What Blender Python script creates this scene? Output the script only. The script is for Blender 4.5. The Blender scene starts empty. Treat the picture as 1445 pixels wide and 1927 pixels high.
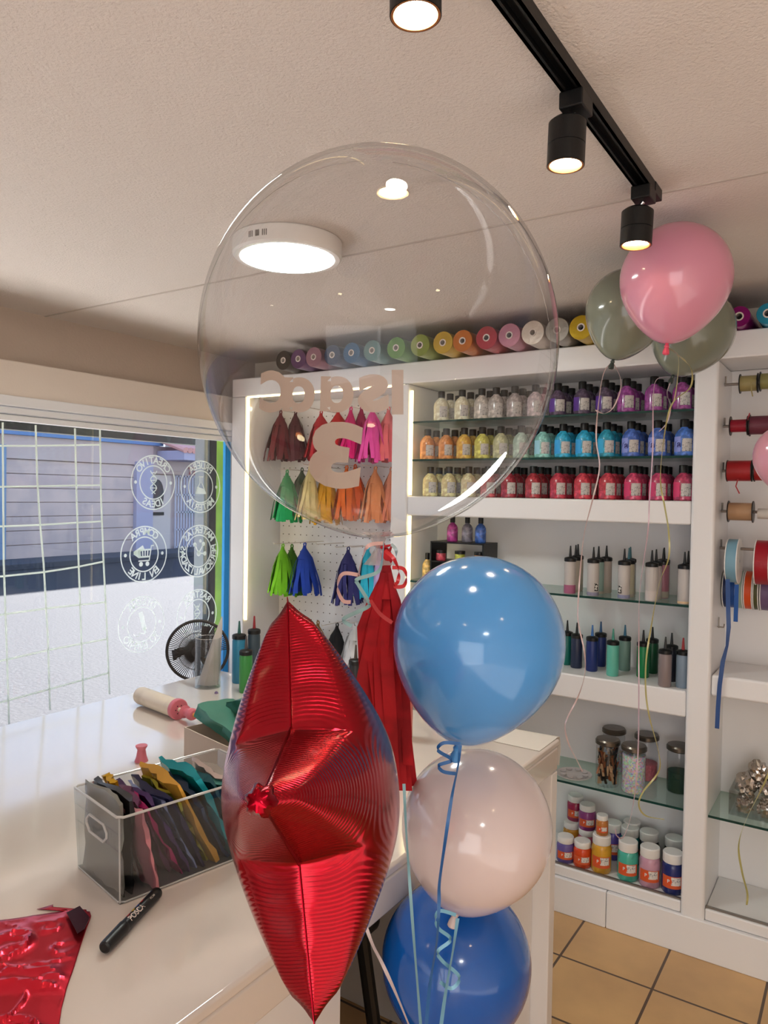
import bpy, bmesh, math, random
from mathutils import Vector, Matrix, noise, Euler
from math import sin, cos, pi, radians, sqrt, atan2
random.seed(7)
SC = bpy.context.scene
COL = SC.collection

# ------------------------------------------------------------------ camera
W, H, F = 1445., 1927., 1400.
HC = 1.6
YAW, PITCH, ROLL = radians(33.3), radians(-1.35), radians(0.97)
fwd = Vector((-sin(YAW)*cos(PITCH), cos(YAW)*cos(PITCH), sin(PITCH)))
r0 = Vector((cos(YAW), sin(YAW), 0)); u0 = r0.cross(fwd)
RT = r0*cos(ROLL) + u0*sin(ROLL); UP = u0*cos(ROLL) - r0*sin(ROLL)
CP = Vector((0, 0, HC))
cam = bpy.data.cameras.new('camera'); co = bpy.data.objects.new('camera', cam); COL.objects.link(co)
co.matrix_world = Matrix(((RT.x, UP.x, -fwd.x, 0), (RT.y, UP.y, -fwd.y, 0), (RT.z, UP.z, -fwd.z, HC), (0, 0, 0, 1)))
cam.sensor_fit = 'HORIZONTAL'; cam.sensor_width = 36; cam.lens = 36*F/W; cam.clip_start = .01; cam.clip_end = 200
SC.camera = co
def ray(x, y): return fwd + RT*((x-W/2)/F) - UP*((y-H/2)/F)
def onz(x, y, z): d = ray(x, y); return CP + d*((z-HC)/d.z)
def onx(x, y, X): d = ray(x, y); return CP + d*(X/d.x)
def ony(x, y, Y): d = ray(x, y); return CP + d*(Y/d.y)
def atd(x, y, D): return CP + ray(x, y)*D
def lin(c):
    if isinstance(c, str):
        c = [int(c[i:i+2], 16)/255 for i in (0, 2, 4)]
    else: c = [v/255 for v in c]
    return tuple((v/12.92 if v <= .04045 else ((v+.055)/1.055)**2.4) for v in c)

# ------------------------------------------------------------------ light, sky, exposure
SC.view_settings.view_transform = 'Standard'; SC.view_settings.look = 'None'
SC.view_settings.gamma = 1; SC.view_settings.use_curve_mapping = False
SC.view_settings.exposure = -0.12
PANEL_L, SPOT_L, LED_L, DOWN_L = 60., 40., 6.0, 60.
world = bpy.data.worlds.new('world'); SC.world = world; world.use_nodes = True
nt = world.node_tree; bg = nt.nodes['Background']
tcw = nt.nodes.new('ShaderNodeTexCoord'); sx = nt.nodes.new('ShaderNodeSeparateXYZ'); rw = nt.nodes.new('ShaderNodeValToRGB')
nt.links.new(tcw.outputs['Generated'], sx.inputs[0]); nt.links.new(sx.outputs['Z'], rw.inputs[0]); nt.links.new(rw.outputs[0], bg.inputs[0])
rw.color_ramp.elements[0].position = .0; rw.color_ramp.elements[0].color = (.86, .92, 1, 1)
rw.color_ramp.elements[1].position = .8; rw.color_ramp.elements[1].color = (.36, .54, .95, 1)   # clear sky, pale at the horizon
bg.inputs[1].default_value = 2.1
sd = bpy.data.lights.new('sun', 'SUN'); sd.energy = 43; sd.angle = radians(.6); sd.color = (1, .95, .9)
so = bpy.data.objects.new('sun', sd); COL.objects.link(so)
sun_to = Vector((.34, -.94, -.94)).normalized()       # light travels from the far side of the street
so.rotation_euler = (-sun_to).to_track_quat('Z', 'Y').to_euler(); so.location = (-20, 10, 20)

ud = bpy.data.lights.new('ceiling_fill', 'AREA'); ud.shape = 'RECTANGLE'; ud.size = 2.0; ud.size_y = 2.8; ud.energy = 24; ud.color = (1, .95, .90)
uo = bpy.data.objects.new('ceiling_fill', ud); COL.objects.link(uo); uo.location = (1.05, -.35, .5); uo.rotation_euler = (pi, .15, 0)   # added area light out of view, lifts the ceiling brightness

dd_ = bpy.data.lights.new('front_fill', 'AREA'); dd_.shape = 'RECTANGLE'; dd_.size = 2.2; dd_.size_y = 1.9; dd_.energy = 42; dd_.color = (.95, .97, 1)
do_ = bpy.data.objects.new('front_fill', dd_); COL.objects.link(do_); do_.location = (.7, -2.55, 1.05); do_.rotation_euler = (pi/2, 0, 0)   # added area light behind the viewer, fills in for door daylight, shining towards +Y

# ------------------------------------------------------------------ materials
MATS = {}
def mat(name, color=(200,)*3, rough=.5, metal=0., spec=.5, coat=0., trans=0., ior=1.45, emit=None, estr=0., bump=None, mix=None, alpha=1., sub=0., sheen=0.):
    """bump=(scale,strength[,dist]); mix=(color2,scale,lo,hi)"""
    if name in MATS: return MATS[name]
    m = bpy.data.materials.new(name); m.use_nodes = True; n = m.node_tree.nodes; l = m.node_tree.links
    p = n['Principled BSDF']; c = lin(color)
    p.inputs['Base Color'].default_value = (*c, 1); p.inputs['Roughness'].default_value = rough
    p.inputs['Metallic'].default_value = metal; p.inputs['Specular IOR Level'].default_value = spec
    p.inputs['Coat Weight'].default_value = coat; p.inputs['Coat Roughness'].default_value = .08
    p.inputs['Transmission Weight'].default_value = trans; p.inputs['IOR'].default_value = ior
    p.inputs['Alpha'].default_value = alpha
    if sub: p.inputs['Subsurface Weight'].default_value = sub; p.inputs['Subsurface Radius'].default_value = (.02, .02, .02); p.inputs['Subsurface Scale'].default_value = 1
    if emit is not None: p.inputs['Emission Color'].default_value = (*lin(emit), 1); p.inputs['Emission Strength'].default_value = estr
    tc = n.new('ShaderNodeTexCoord')
    if bump:
        t = n.new('ShaderNodeTexNoise'); t.inputs['Scale'].default_value = bump[0]; t.inputs['Detail'].default_value = 4
        b = n.new('ShaderNodeBump'); b.inputs['Strength'].default_value = bump[1]; b.inputs['Distance'].default_value = bump[2] if len(bump) > 2 else .01
        l.new(tc.outputs['Object'], t.inputs['Vector']); l.new(t.outputs[0], b.inputs['Height']); l.new(b.outputs[0], p.inputs['Normal'])
    if mix:
        t = n.new('ShaderNodeTexNoise'); t.inputs['Scale'].default_value = mix[1]; t.inputs['Detail'].default_value = 3
        r = n.new('ShaderNodeValToRGB'); r.color_ramp.elements[0].position = mix[2]; r.color_ramp.elements[1].position = mix[3]
        r.color_ramp.elements[0].color = (*c, 1); r.color_ramp.elements[1].color = (*lin(mix[0]), 1)
        l.new(tc.outputs['Object'], t.inputs['Vector']); l.new(t.outputs[0], r.inputs[0]); l.new(r.outputs[0], p.inputs['Base Color'])
    MATS[name] = m; return m
def clear_mat(name, tint=(255, 255, 255), gloss=1., rough=.0, ior=1.45, haze=0.):
    """thin clear film or sheet: transparent with a fresnel reflection"""
    if name in MATS: return MATS[name]
    m = bpy.data.materials.new(name); m.use_nodes = True; n = m.node_tree.nodes; l = m.node_tree.links
    for x in list(n): n.remove(x)
    o = n.new('ShaderNodeOutputMaterial'); t = n.new('ShaderNodeBsdfTransparent'); g = n.new('ShaderNodeBsdfGlossy')
    t.inputs[0].default_value = (*lin(tint), 1); g.inputs['Roughness'].default_value = rough
    fr = n.new('ShaderNodeFresnel'); ge = n.new('ShaderNodeNewGeometry'); mi = n.new('ShaderNodeMapRange')
    mi.inputs['To Min'].default_value = ior; mi.inputs['To Max'].default_value = 1/ior; l.new(ge.outputs['Backfacing'], mi.inputs['Value']); l.new(mi.outputs[0], fr.inputs[0])
    mu = n.new('ShaderNodeMath'); mu.operation = 'MULTIPLY'; mu.inputs[1].default_value = gloss; l.new(fr.outputs[0], mu.inputs[0])
    mx = n.new('ShaderNodeMixShader'); l.new(mu.outputs[0], mx.inputs[0]); l.new(t.outputs[0], mx.inputs[1]); l.new(g.outputs[0], mx.inputs[2])
    last = mx
    if haze:
        d = n.new('ShaderNodeBsdfDiffuse'); d.inputs[0].default_value = (.8, .8, .8, 1)
        m2 = n.new('ShaderNodeMixShader'); m2.inputs[0].default_value = haze; l.new(mx.outputs[0], m2.inputs[1]); l.new(d.outputs[0], m2.inputs[2]); last = m2
    l.new(last.outputs[0], o.inputs[0]); MATS[name] = m; return m
def emat(name, color, s):
    if name in MATS: return MATS[name]
    m = bpy.data.materials.new(name); m.use_nodes = True; n = m.node_tree.nodes; l = m.node_tree.links
    for x in list(n): n.remove(x)
    o = n.new('ShaderNodeOutputMaterial'); e = n.new('ShaderNodeEmission'); e.inputs[0].default_value = (*lin(color), 1); e.inputs[1].default_value = s
    l.new(e.outputs[0], o.inputs[0]); MATS[name] = m; return m

WHITE = mat('white_lacquer', (238, 236, 236), .32, bump=(60, .03))
PAINT = mat('wall_paint', (228, 220, 208), .8, bump=(90, .25, .004))
SHADED = mat('shaded_wall_paint', (198, 180, 164), .8, bump=(90, .2, .004))  # wall paint darkened: the window wall's shade is put into the colour
BLACK = mat('black_plastic', (18, 18, 19), .38)
BLKM = mat('black_metal', (14, 14, 15), .45, bump=(200, .05))
CHROME = mat('chrome', (210, 210, 212), .18, 1.)
GLASS = clear_mat('shelf_glass', (226, 240, 236), 1., .0, 1.5)
GEDGE = mat('glass_edge', (20, 62, 56), .15)
ACRYL = clear_mat('acrylic', (246, 248, 249), 1., .02, 1.5)
WHT = mat('white_plastic', (235, 232, 228), .35)
LABELM = mat('label_paper', (205, 200, 195), .6, mix=((120, 118, 118), 260, .55, .62))

# ------------------------------------------------------------------ mesh helpers
class MB:
    def __init__(s): s.v = []; s.f = []
    def add(s, vs, fs):
        k = len(s.v); s.v += [Vector(p) for p in vs]; s.f += [tuple(i+k for i in q) for q in fs]; return s
    def box(s, c, d, M=None):
        hx, hy, hz = d[0]/2, d[1]/2, d[2]/2
        vs = [Vector((x, y, z)) for x in (-hx, hx) for y in (-hy, hy) for z in (-hz, hz)]
        if M is not None: vs = [M @ p for p in vs]
        vs = [p+Vector(c) for p in vs]
        return s.add(vs, [(0, 1, 3, 2), (4, 6, 7, 5), (0, 4, 5, 1), (2, 3, 7, 6), (0, 2, 6, 4), (1, 5, 7, 3)])
    def bb(s, x0, x1, y0, y1, z0, z1): return s.box(((x0+x1)/2, (y0+y1)/2, (z0+z1)/2), (abs(x1-x0), abs(y1-y0), abs(z1-z0)))
    def lathe(s, prof, c=(0, 0, 0), n=24, M=None, cap=True):
        vs = []; fs = []
        for r, z in prof:
            for i in range(n):
                a = 2*pi*i/n; vs.append(Vector((r*cos(a), r*sin(a), z)))
        for j in range(len(prof)-1):
            for i in range(n):
                k = (i+1) % n; fs.append((j*n+i, j*n+k, (j+1)*n+k, (j+1)*n+i))
        if cap:
            if prof[0][0] > 1e-5: fs.append(tuple(reversed(range(n))))
            if prof[-1][0] > 1e-5: fs.append(tuple(range((len(prof)-1)*n, len(prof)*n)))
        if M is not None: vs = [M @ p for p in vs]
        return s.add([p+Vector(c) for p in vs], fs)
    def tube(s, pts, r, n=8, cap=True):
        pts = [Vector(p) for p in pts]; vs = []; fs = []; up = Vector((0, 0, 1)); pn = None
        for i, p in enumerate(pts):
            t = (pts[min(i+1, len(pts)-1)]-pts[max(i-1, 0)]).normalized()
            if pn is None: pn = t.cross(up if abs(t.z) < .9 else Vector((1, 0, 0))).normalized()
            pn = (pn - t*pn.dot(t)).normalized(); b = t.cross(pn); rr = r[i] if isinstance(r, (list, tuple)) else r
            for k in range(n):
                a = 2*pi*k/n; vs.append(p + pn*cos(a)*rr + b*sin(a)*rr)
        for i in range(len(pts)-1):
            for k in range(n):
                q = (k+1) % n; fs.append((i*n+k, i*n+q, (i+1)*n+q, (i+1)*n+k))
        if cap: fs += [tuple(reversed(range(n))), tuple(range((len(pts)-1)*n, len(pts)*n))]
        return s.add(vs, fs)
    def strip(s, pts, w, side, th=.0004):
        """flat ribbon along pts; side = width direction (vector or list)"""
        pts = [Vector(p) for p in pts]; vs = []; fs = []
        for i, p in enumerate(pts):
            t = (pts[min(i+1, len(pts)-1)]-pts[max(i-1, 0)]).normalized()
            sd_ = Vector(side[i] if isinstance(side, list) else side); sd_ = (sd_-t*sd_.dot(t))
            sd_ = sd_.normalized() if sd_.length > 1e-6 else t.orthogonal().normalized()
            nn = t.cross(sd_); ww = w[i] if isinstance(w, (list, tuple)) else w
            for a, b in ((-1, -1), (1, -1), (1, 1), (-1, 1)): vs.append(p+sd_*ww/2*a+nn*th/2*b)
        for i in range(len(pts)-1):
            for k in range(4):
                q = (k+1) % 4; fs.append((i*4+k, i*4+q, (i+1)*4+q, (i+1)*4+k))
        m = len(pts)-1; fs += [(3, 2, 1, 0), (m*4, m*4+1, m*4+2, m*4+3)]
        return s.add(vs, fs)
    def mesh(s, name, m, smooth=True, ang=35):
        me = bpy.data.meshes.new(name); me.from_pydata([tuple(p) for p in s.v], [], s.f); me.update()
        b = bmesh.new(); b.from_mesh(me); bmesh.ops.recalc_face_normals(b, faces=b.faces); b.to_mesh(me); b.free()
        if smooth: me.shade_smooth(); me.set_sharp_from_angle(angle=radians(ang))
        if m: me.materials.append(m)
        return me
    def build(s, name, m, parent=None, bevel=0., smooth=True, ang=35, world=True):
        if parent is not None and world:
            l = parent.matrix_basis.to_translation()
            if parent.parent is not None: l = l + parent.parent.location
            for p in s.v: p -= l
        o = bpy.data.objects.new(name, s.mesh(name, m, smooth, ang)); COL.objects.link(o)
        if parent is not None: o.parent = parent
        if bevel:
            md = o.modifiers.new('bevel', 'BEVEL'); md.width = bevel; md.segments = 3; md.limit_method = 'ANGLE'; md.angle_limit = radians(50)
            md.harden_normals = True
        return o
def obj(name, me, parent=None, loc=None, rot=None, label=None):
    o = bpy.data.objects.new(name, me); COL.objects.link(o)
    if parent is not None: o.parent = parent
    if loc is not None: o.location = loc
    if rot is not None: o.rotation_euler = rot
    if label: o['label'] = label
    return o
def thing(name, label, cat, loc=(0, 0, 0), rz=0, group=None, rot=None):
    o = bpy.data.objects.new(name, None); COL.objects.link(o); o.empty_display_size = .05
    o.location = loc; o.rotation_euler = rot if rot is not None else (0, 0, rz)
    return tag(o, label, cat, group)
def tag(o, label, cat, group=None):
    o['label'] = label; o['category'] = cat
    if group: o['group'] = group
    return o
def struct(o): o['kind'] = 'structure'; return o
CACHE = {}
def cached(key, m, fn, smooth=True, ang=35):
    k = (key, m.name)
    if k not in CACHE: CACHE[k] = fn().mesh(key, m, smooth, ang)
    return CACHE[k]
def text_mb(txt, size, bold=0., ext=0., space=1., align='CENTER'):
    cu = bpy.data.curves.new('t', 'FONT'); cu.body = txt; cu.size = size; cu.offset = bold; cu.extrude = ext; cu.space_character = space
    cu.align_x = align; cu.align_y = 'CENTER'; cu.resolution_u = 4
    o = bpy.data.objects.new('t', cu); COL.objects.link(o)
    me = bpy.data.meshes.new_from_object(o.evaluated_get(bpy.context.evaluated_depsgraph_get()))
    mb = MB(); mb.add([v.co.copy() for v in me.vertices], [tuple(p.vertices) for p in me.polygons])
    bpy.data.objects.remove(o); bpy.data.curves.remove(cu); bpy.data.meshes.remove(me); return mb
ORD = ['first', 'second', 'third', 'fourth', 'fifth', 'sixth', 'seventh', 'eighth', 'ninth', 'tenth', 'eleventh', 'twelfth', 'thirteenth', 'fourteenth']
def noisev(p, s): return noise.noise(Vector(p)*s)

# ------------------------------------------------------------------ room shell
CZ = 2.315; WX = -2.89; WXF = -2.80; GX = -2.80; YS = 2.762; YB = 3.05; YW = 3.07; XR = 2.0; YK = -2.6
tile = mat('terracotta_tiles', (196, 150, 98), .35)
def tilemat():
    m = bpy.data.materials.new('floor_tiles'); m.use_nodes = True; n = m.node_tree.nodes; l = m.node_tree.links; p = n['Principled BSDF']
    tc = n.new('ShaderNodeTexCoord'); mp = n.new('ShaderNodeMapping'); mp.inputs['Location'].default_value = (.56, .30, 0)
    br = n.new('ShaderNodeTexBrick'); br.offset = 0; br.squash = 1; br.inputs['Scale'].default_value = 1
    br.inputs['Brick Width'].default_value = .3105; br.inputs['Row Height'].default_value = .3105; br.inputs['Mortar Size'].default_value = .0045; br.inputs['Mortar Smooth'].default_value = .1
    br.inputs['Mortar'].default_value = (*lin((92, 72, 58)), 1)
    ns = n.new('ShaderNodeTexNoise'); ns.inputs['Scale'].default_value = 5; ns.inputs['Detail'].default_value = 6
    rp = n.new('ShaderNodeValToRGB'); rp.color_ramp.elements[0].color = (*lin((198, 158, 112)), 1); rp.color_ramp.elements[1].color = (*lin((214, 172, 120)), 1)
    rp.color_ramp.elements[0].position = .35; rp.color_ramp.elements[1].position = .65
    l.new(tc.outputs['Object'], mp.inputs[0]); l.new(mp.outputs[0], br.inputs['Vector']); l.new(tc.outputs['Object'], ns.inputs['Vector']); l.new(ns.outputs[0], rp.inputs[0])
    l.new(rp.outputs[0], br.inputs['Color1']); l.new(rp.outputs[0], br.inputs['Color2']); l.new(br.outputs['Color'], p.inputs['Base Color'])
    b = n.new('ShaderNodeBump'); b.inputs['Strength'].default_value = .4; b.inputs['Distance'].default_value = .003; b.invert = True
    l.new(br.outputs['Fac'], b.inputs['Height']); l.new(b.outputs[0], p.inputs['Normal']); p.inputs['Roughness'].default_value = .42
    return m
ceilm = mat('ceiling_plaster', (224, 213, 205), .85, bump=(170, .8, .004))
struct(MB().bb(WX-.1, XR+.1, YK-.1, YW+.1, -.1, 0).build('floor', tilemat(), smooth=False))
struct(MB().bb(WX-.1, XR+.1, YK-.1, YW+.1, CZ, CZ+.1).build('ceiling', ceilm, smooth=False))
struct(MB().bb(WX, XR+.1, YW, YW+.1, 0, CZ).build('wall_back', PAINT, smooth=False))
struct(MB().bb(XR, XR+.1, YK, YW, 0, CZ).build('wall_right', PAINT, smooth=False))
struct(MB().bb(WX, XR, YK-.1, YK, 0, CZ).build('wall_front', PAINT, smooth=False))
# window wall: opening Y from YK+.8 to 2.70, z .68..1.855
GZ0, GZ1, GY0, GY1 = .60, 1.86, -1.6, 2.766
w = MB(); w.bb(WX-.12, WX, YK, YW, GZ1+.07, CZ).bb(WX-.12, WX, YK, YW, -.1, GZ0).bb(WX-.12, WX, YK, GY0, GZ0, GZ1).bb(WX-.12, WX, 2.90, YW, GZ0, GZ1)
struct(w.build('wall_left', SHADED, smooth=False))
LINT = mat('lintel_paint', (230, 216, 202), .7, bump=(90, .15, .004))
struct(MB().bb(WX, WXF, YK, YW, 1.955, 2.095).build('trim_1', LINT, bevel=.006))
w = MB().bb(WX, WXF+.035, YK, YW, 1.915, 1.955).bb(GX-.02, WXF+.02, YK, YW, 1.888, 1.911).bb(GX-.02, WXF+.008, YK, YW, GZ1, 1.884)
struct(w.build('trim_2', WHITE, bevel=.004))
struct(MB().bb(WX-.1, WXF+.04, YK, YW, GZ0-.04, GZ0).build('trim_3', WHITE, bevel=.006))
# window: glass, dark frame, green and blue jambs
winglass = clear_mat('window_glass', (236, 240, 244), 1., 0., 1.45)
gl = struct(MB().bb(GX-.003, GX+.003, GY0, GY1, GZ0, GZ1).build('window_1', winglass, smooth=False))
MB().bb(GX-.02, GX+.02, GY0, GY0+.04, GZ0, GZ1).build('window_frame', mat('window_frame_dark', (45, 42, 44), .5), gl)
def wy(px, X): return onx(px, 1000, X).y
MB().bb(-3.02, -2.95, wy(383, -2.95), wy(397, -2.95), 0, GZ1+.02).build('outer_post', mat('outer_post_white', (150, 156, 164), .5), gl)
MB().bb(-3.02, -2.935, wy(396.5, -2.935), wy(406, -2.935), 0, GZ1+.02).build('dark_jamb', mat('window_frame_dark', (45, 42, 44), .5), gl)
struct(MB().bb(-2.887, GX-.004, 2.785, 2.799, 0, GZ1+.02).build('trim_4', mat('green_paint', (134, 178, 56), .6, mix=((116, 158, 50), 9, .4, .6)), smooth=False))
struct(MB().bb(GX-.02, WXF, GY1, GY1+.034, GZ0, GZ1).build('trim_5', mat('blue_paint', (60, 165, 232), .5), smooth=False))
struct(MB().bb(WX, WXF, GY1+.034, YW, 0, GZ1).build('trim_6', WHITE, smooth=False))
# ceiling board seam
sm = MB(); a = onz(690, 475, CZ); b = onz(1200, 370, CZ); sm.bb(WX, XR, (a.y+b.y)/2-.004, (a.y+b.y)/2+.004, CZ-.0025, CZ)
struct(sm.build('trim_7', mat('ceiling_seam', (196, 184, 174), .8), smooth=False))

# ------------------------------------------------------------------ street outside
FX = -15.
road = mat('asphalt', (64, 61, 61), .9, bump=(30, .4, .02), mix=((73, 70, 70), 40, .42, .62))
struct(MB().bb(-30, WX-.12, -25, 60, -.2, 0).build('ground_street', road, smooth=False))
kerb = MB().bb(FX, FX+1.1, -25, 60, 0, .12); struct(kerb.build('ground_kerb', mat('concrete_kerb', (80, 82, 88), .85, bump=(20, .3)), bevel=.01))
kn = MB().bb(-4.4, WX-.12, -25, 60, 0, .1); struct(kn.build('ground_bounce_walk', mat('bounce_walk', (228, 222, 212), .85, bump=(20, .3)), bevel=.01))  # unseen pale pavement strip, added to bounce sun up to the ceiling
FAC = thing('facade', 'long single storey house front with garage and white door across the street', 'building', (FX-.2, 12, 0))
lil = mat('lilac_wall', (208, 194, 192), .85, bump=(8, .1))
def fy(x, y=950): return onx(x, y, FX).y
def fz(y, x=200): return onx(x, y, FX).z
MB().bb(FX-.6, FX-.12, -25, 60, 0, 2.72).build('wall', lil, FAC, smooth=False)
MB().bb(FX-.14, FX-.02, fy(8), fy(290, 850), 2.22, 2.72).build('lintel', mat('lintel_lilac', (206, 188, 180), .85), FAC, bevel=.01)
MB().bb(FX-.65, FX+.05, -25, fy(305, 840), 2.72, 2.95).build('blue_band', mat('blue_fascia', (112, 146, 190), .7), FAC, smooth=False)
gd = MB(); y0, y1 = fy(10), fy(254); n = 7
for i in range(n):
    z0 = .1+(2.22-.1)*i/n; gd.bb(FX-.12, FX-.06, y0, y1, z0, z0+(2.12)/n-.015)
gd.build('garage_door', mat('garage_panels', (222, 200, 188), .7, mix=((206, 188, 180), 2, .4, .6)), FAC, bevel=.006)
MB().bb(FX-.14, FX+.06, y1, y1+.5, 0, 2.3).build('pillar', mat('pillar_lilac', (186, 184, 204), .8), FAC, bevel=.01)
MB().bb(FX-.14, FX+.04, -25, y0, 0, 2.5).build('side_wall', mat('side_blue', (130, 158, 186), .8), FAC, bevel=.01)
dy0, dy1 = fy(278, 960), fy(323, 960)
dr = MB().bb(FX-.12, FX-.04, dy0, dy1, .1, 2.0).build('door', mat('cream_door', (216, 206, 198), .6), FAC, bevel=.01)
dm = (fy(292, 940)+fy(304, 940))/2
MB().lathe([(0, 0), (.19, 0), (.19, .01), (0, .01)], n=20, M=Matrix.Rotation(pi/2, 4, 'Y')@Matrix.Diagonal((2.0, 1, 1, 1)), c=(FX-.035, dm, 1.5)).build('door_window', mat('dark_glass', (50, 62, 66), .2), dr)
MB().bb(FX-.04, FX-.02, dm-.22, dm+.2, .98, 1.06).build('letter_slot', BLACK, dr)
MB().bb(FX-.12, FX+.02, dy0-.08, dy1+.3, 2.02, 2.1).build('door_header', mat('lintel_lilac', (206, 188, 180)), FAC, bevel=.01)
gt = MB(); gy0, gy1 = fy(332, 960), fy(384, 960)
for i in range(11):
    yy = gy0+(gy1-gy0)*i/10; gt.bb(FX-.06, FX-.03, yy-.018, yy+.018, .12, 2.0)
for z in (.15, .6, 1.05, 1.5, 1.98): gt.bb(FX-.06, FX-.03, gy0, gy1, z-.02, z+.02)
gt.build('barred_gate', mat('gate_paint', (206, 206, 220), .6), FAC, smooth=False)
can = MB().bb(FX-.1, FX+.9, fy(300, 860), fy(372, 860), 2.36, 2.60).build('canopy', mat('pillar_lilac', (186, 184, 204)), FAC, bevel=.01)
tl = MB(); ty0, ty1 = fy(296, 850), fy(372, 850)
for i in range(9):
    yy = ty0+(ty1-ty0)*(i+.5)/9
    tl.tube([(FX+.95, yy, 2.60), (FX-.1, yy, 2.92)], (ty1-ty0)/18*1.02, 8)
tl.build('roof_tiles', mat('terracotta_roof', (232, 176, 166), .8), can)
MB().bb(FX-2, FX-.7, 14.4, 60, 0, 13.7).build('shadow_caster', mat('shadow_caster_wall', (170, 166, 160), .85), FAC, smooth=False)  # unseen block added to cast the shadow band on the road
hn = text_mb('72', .26, .012)
for p in hn.v: p.xyz = (FX-.08, dy1+.75+p.x, 2.12+p.y)
hn.build('house_number', mat('number_red', (170, 96, 96), .6), FAC, smooth=False)
# eave over the shop window
struct(MB().bb(-3.52, WX-.12, -8, 14, 2.27, 2.40).bb(-3.53, -3.46, -8, 14, 1.882, 2.27).build('roof_eave', mat('eave_grey', (96, 98, 96), .9, bump=(20, .4)), smooth=False))

# wire grid in the window
DEC = bpy.data.materials.new('frosted_decal'); DEC.use_nodes = True; MATS['frosted_decal'] = DEC
_n = DEC.node_tree.nodes; _l = DEC.node_tree.links
for _x in list(_n): _n.remove(_x)
_o = _n.new('ShaderNodeOutputMaterial'); _t = _n.new('ShaderNodeBsdfTranslucent'); _d = _n.new('ShaderNodeBsdfDiffuse'); _p = _n.new('ShaderNodeBsdfTransparent')
_t.inputs[0].default_value = (.9, .95, .88, 1); _d.inputs[0].default_value = (.8, .86, .78, 1); _m = _n.new('ShaderNodeMixShader'); _m2 = _n.new('ShaderNodeMixShader')
_m.inputs[0].default_value = .35; _l.new(_t.outputs[0], _m.inputs[1]); _l.new(_d.outputs[0], _m.inputs[2]); _m2.inputs[0].default_value = .2; _l.new(_m.outputs[0], _m2.inputs[1]); _l.new(_p.outputs[0], _m2.inputs[2]); _l.new(_m2.outputs[0], _o.inputs[0])
WG = DEC
VL = [[(5, 795), (6, 930), (7, 1060), (12, 1200), (17, 1362)], [(67, 800), (70, 900), (75, 980), (82, 1060), (90, 1200), (94, 1336)], [(141, 806), (144, 930), (148, 1060), (153, 1200), (157, 1322)], [(188, 808), (190, 930), (194, 1040), (201, 1180), (206, 1306)]]
HL = [[(-60, 839), (60, 839), (188, 837)], [(-60, 917), (68, 915), (190, 913)], [(-60, 993), (72, 988), (192, 981)], [(-60, 1090), (0, 1085), (80, 1077), (145, 1067), (194, 1057)], [(-60, 1166), (0, 1157), (95, 1144), (199, 1133)], [(-60, 1258), (0, 1244), (92, 1223), (203, 1202)], [(-60, 1342), (0, 1322), (96, 1296), (205, 1266)]]
g = MB()
for L in VL: g.tube([onx(x, y, GX+.022) for x, y in L], .0042, 6)
for L in HL: g.tube([onx(x, y, GX+.016) for x, y in L], .0042, 6)
tag(g.build('wire_grid', WG), 'white wire grid panel hanging against the shop window', 'grid panel')

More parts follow.
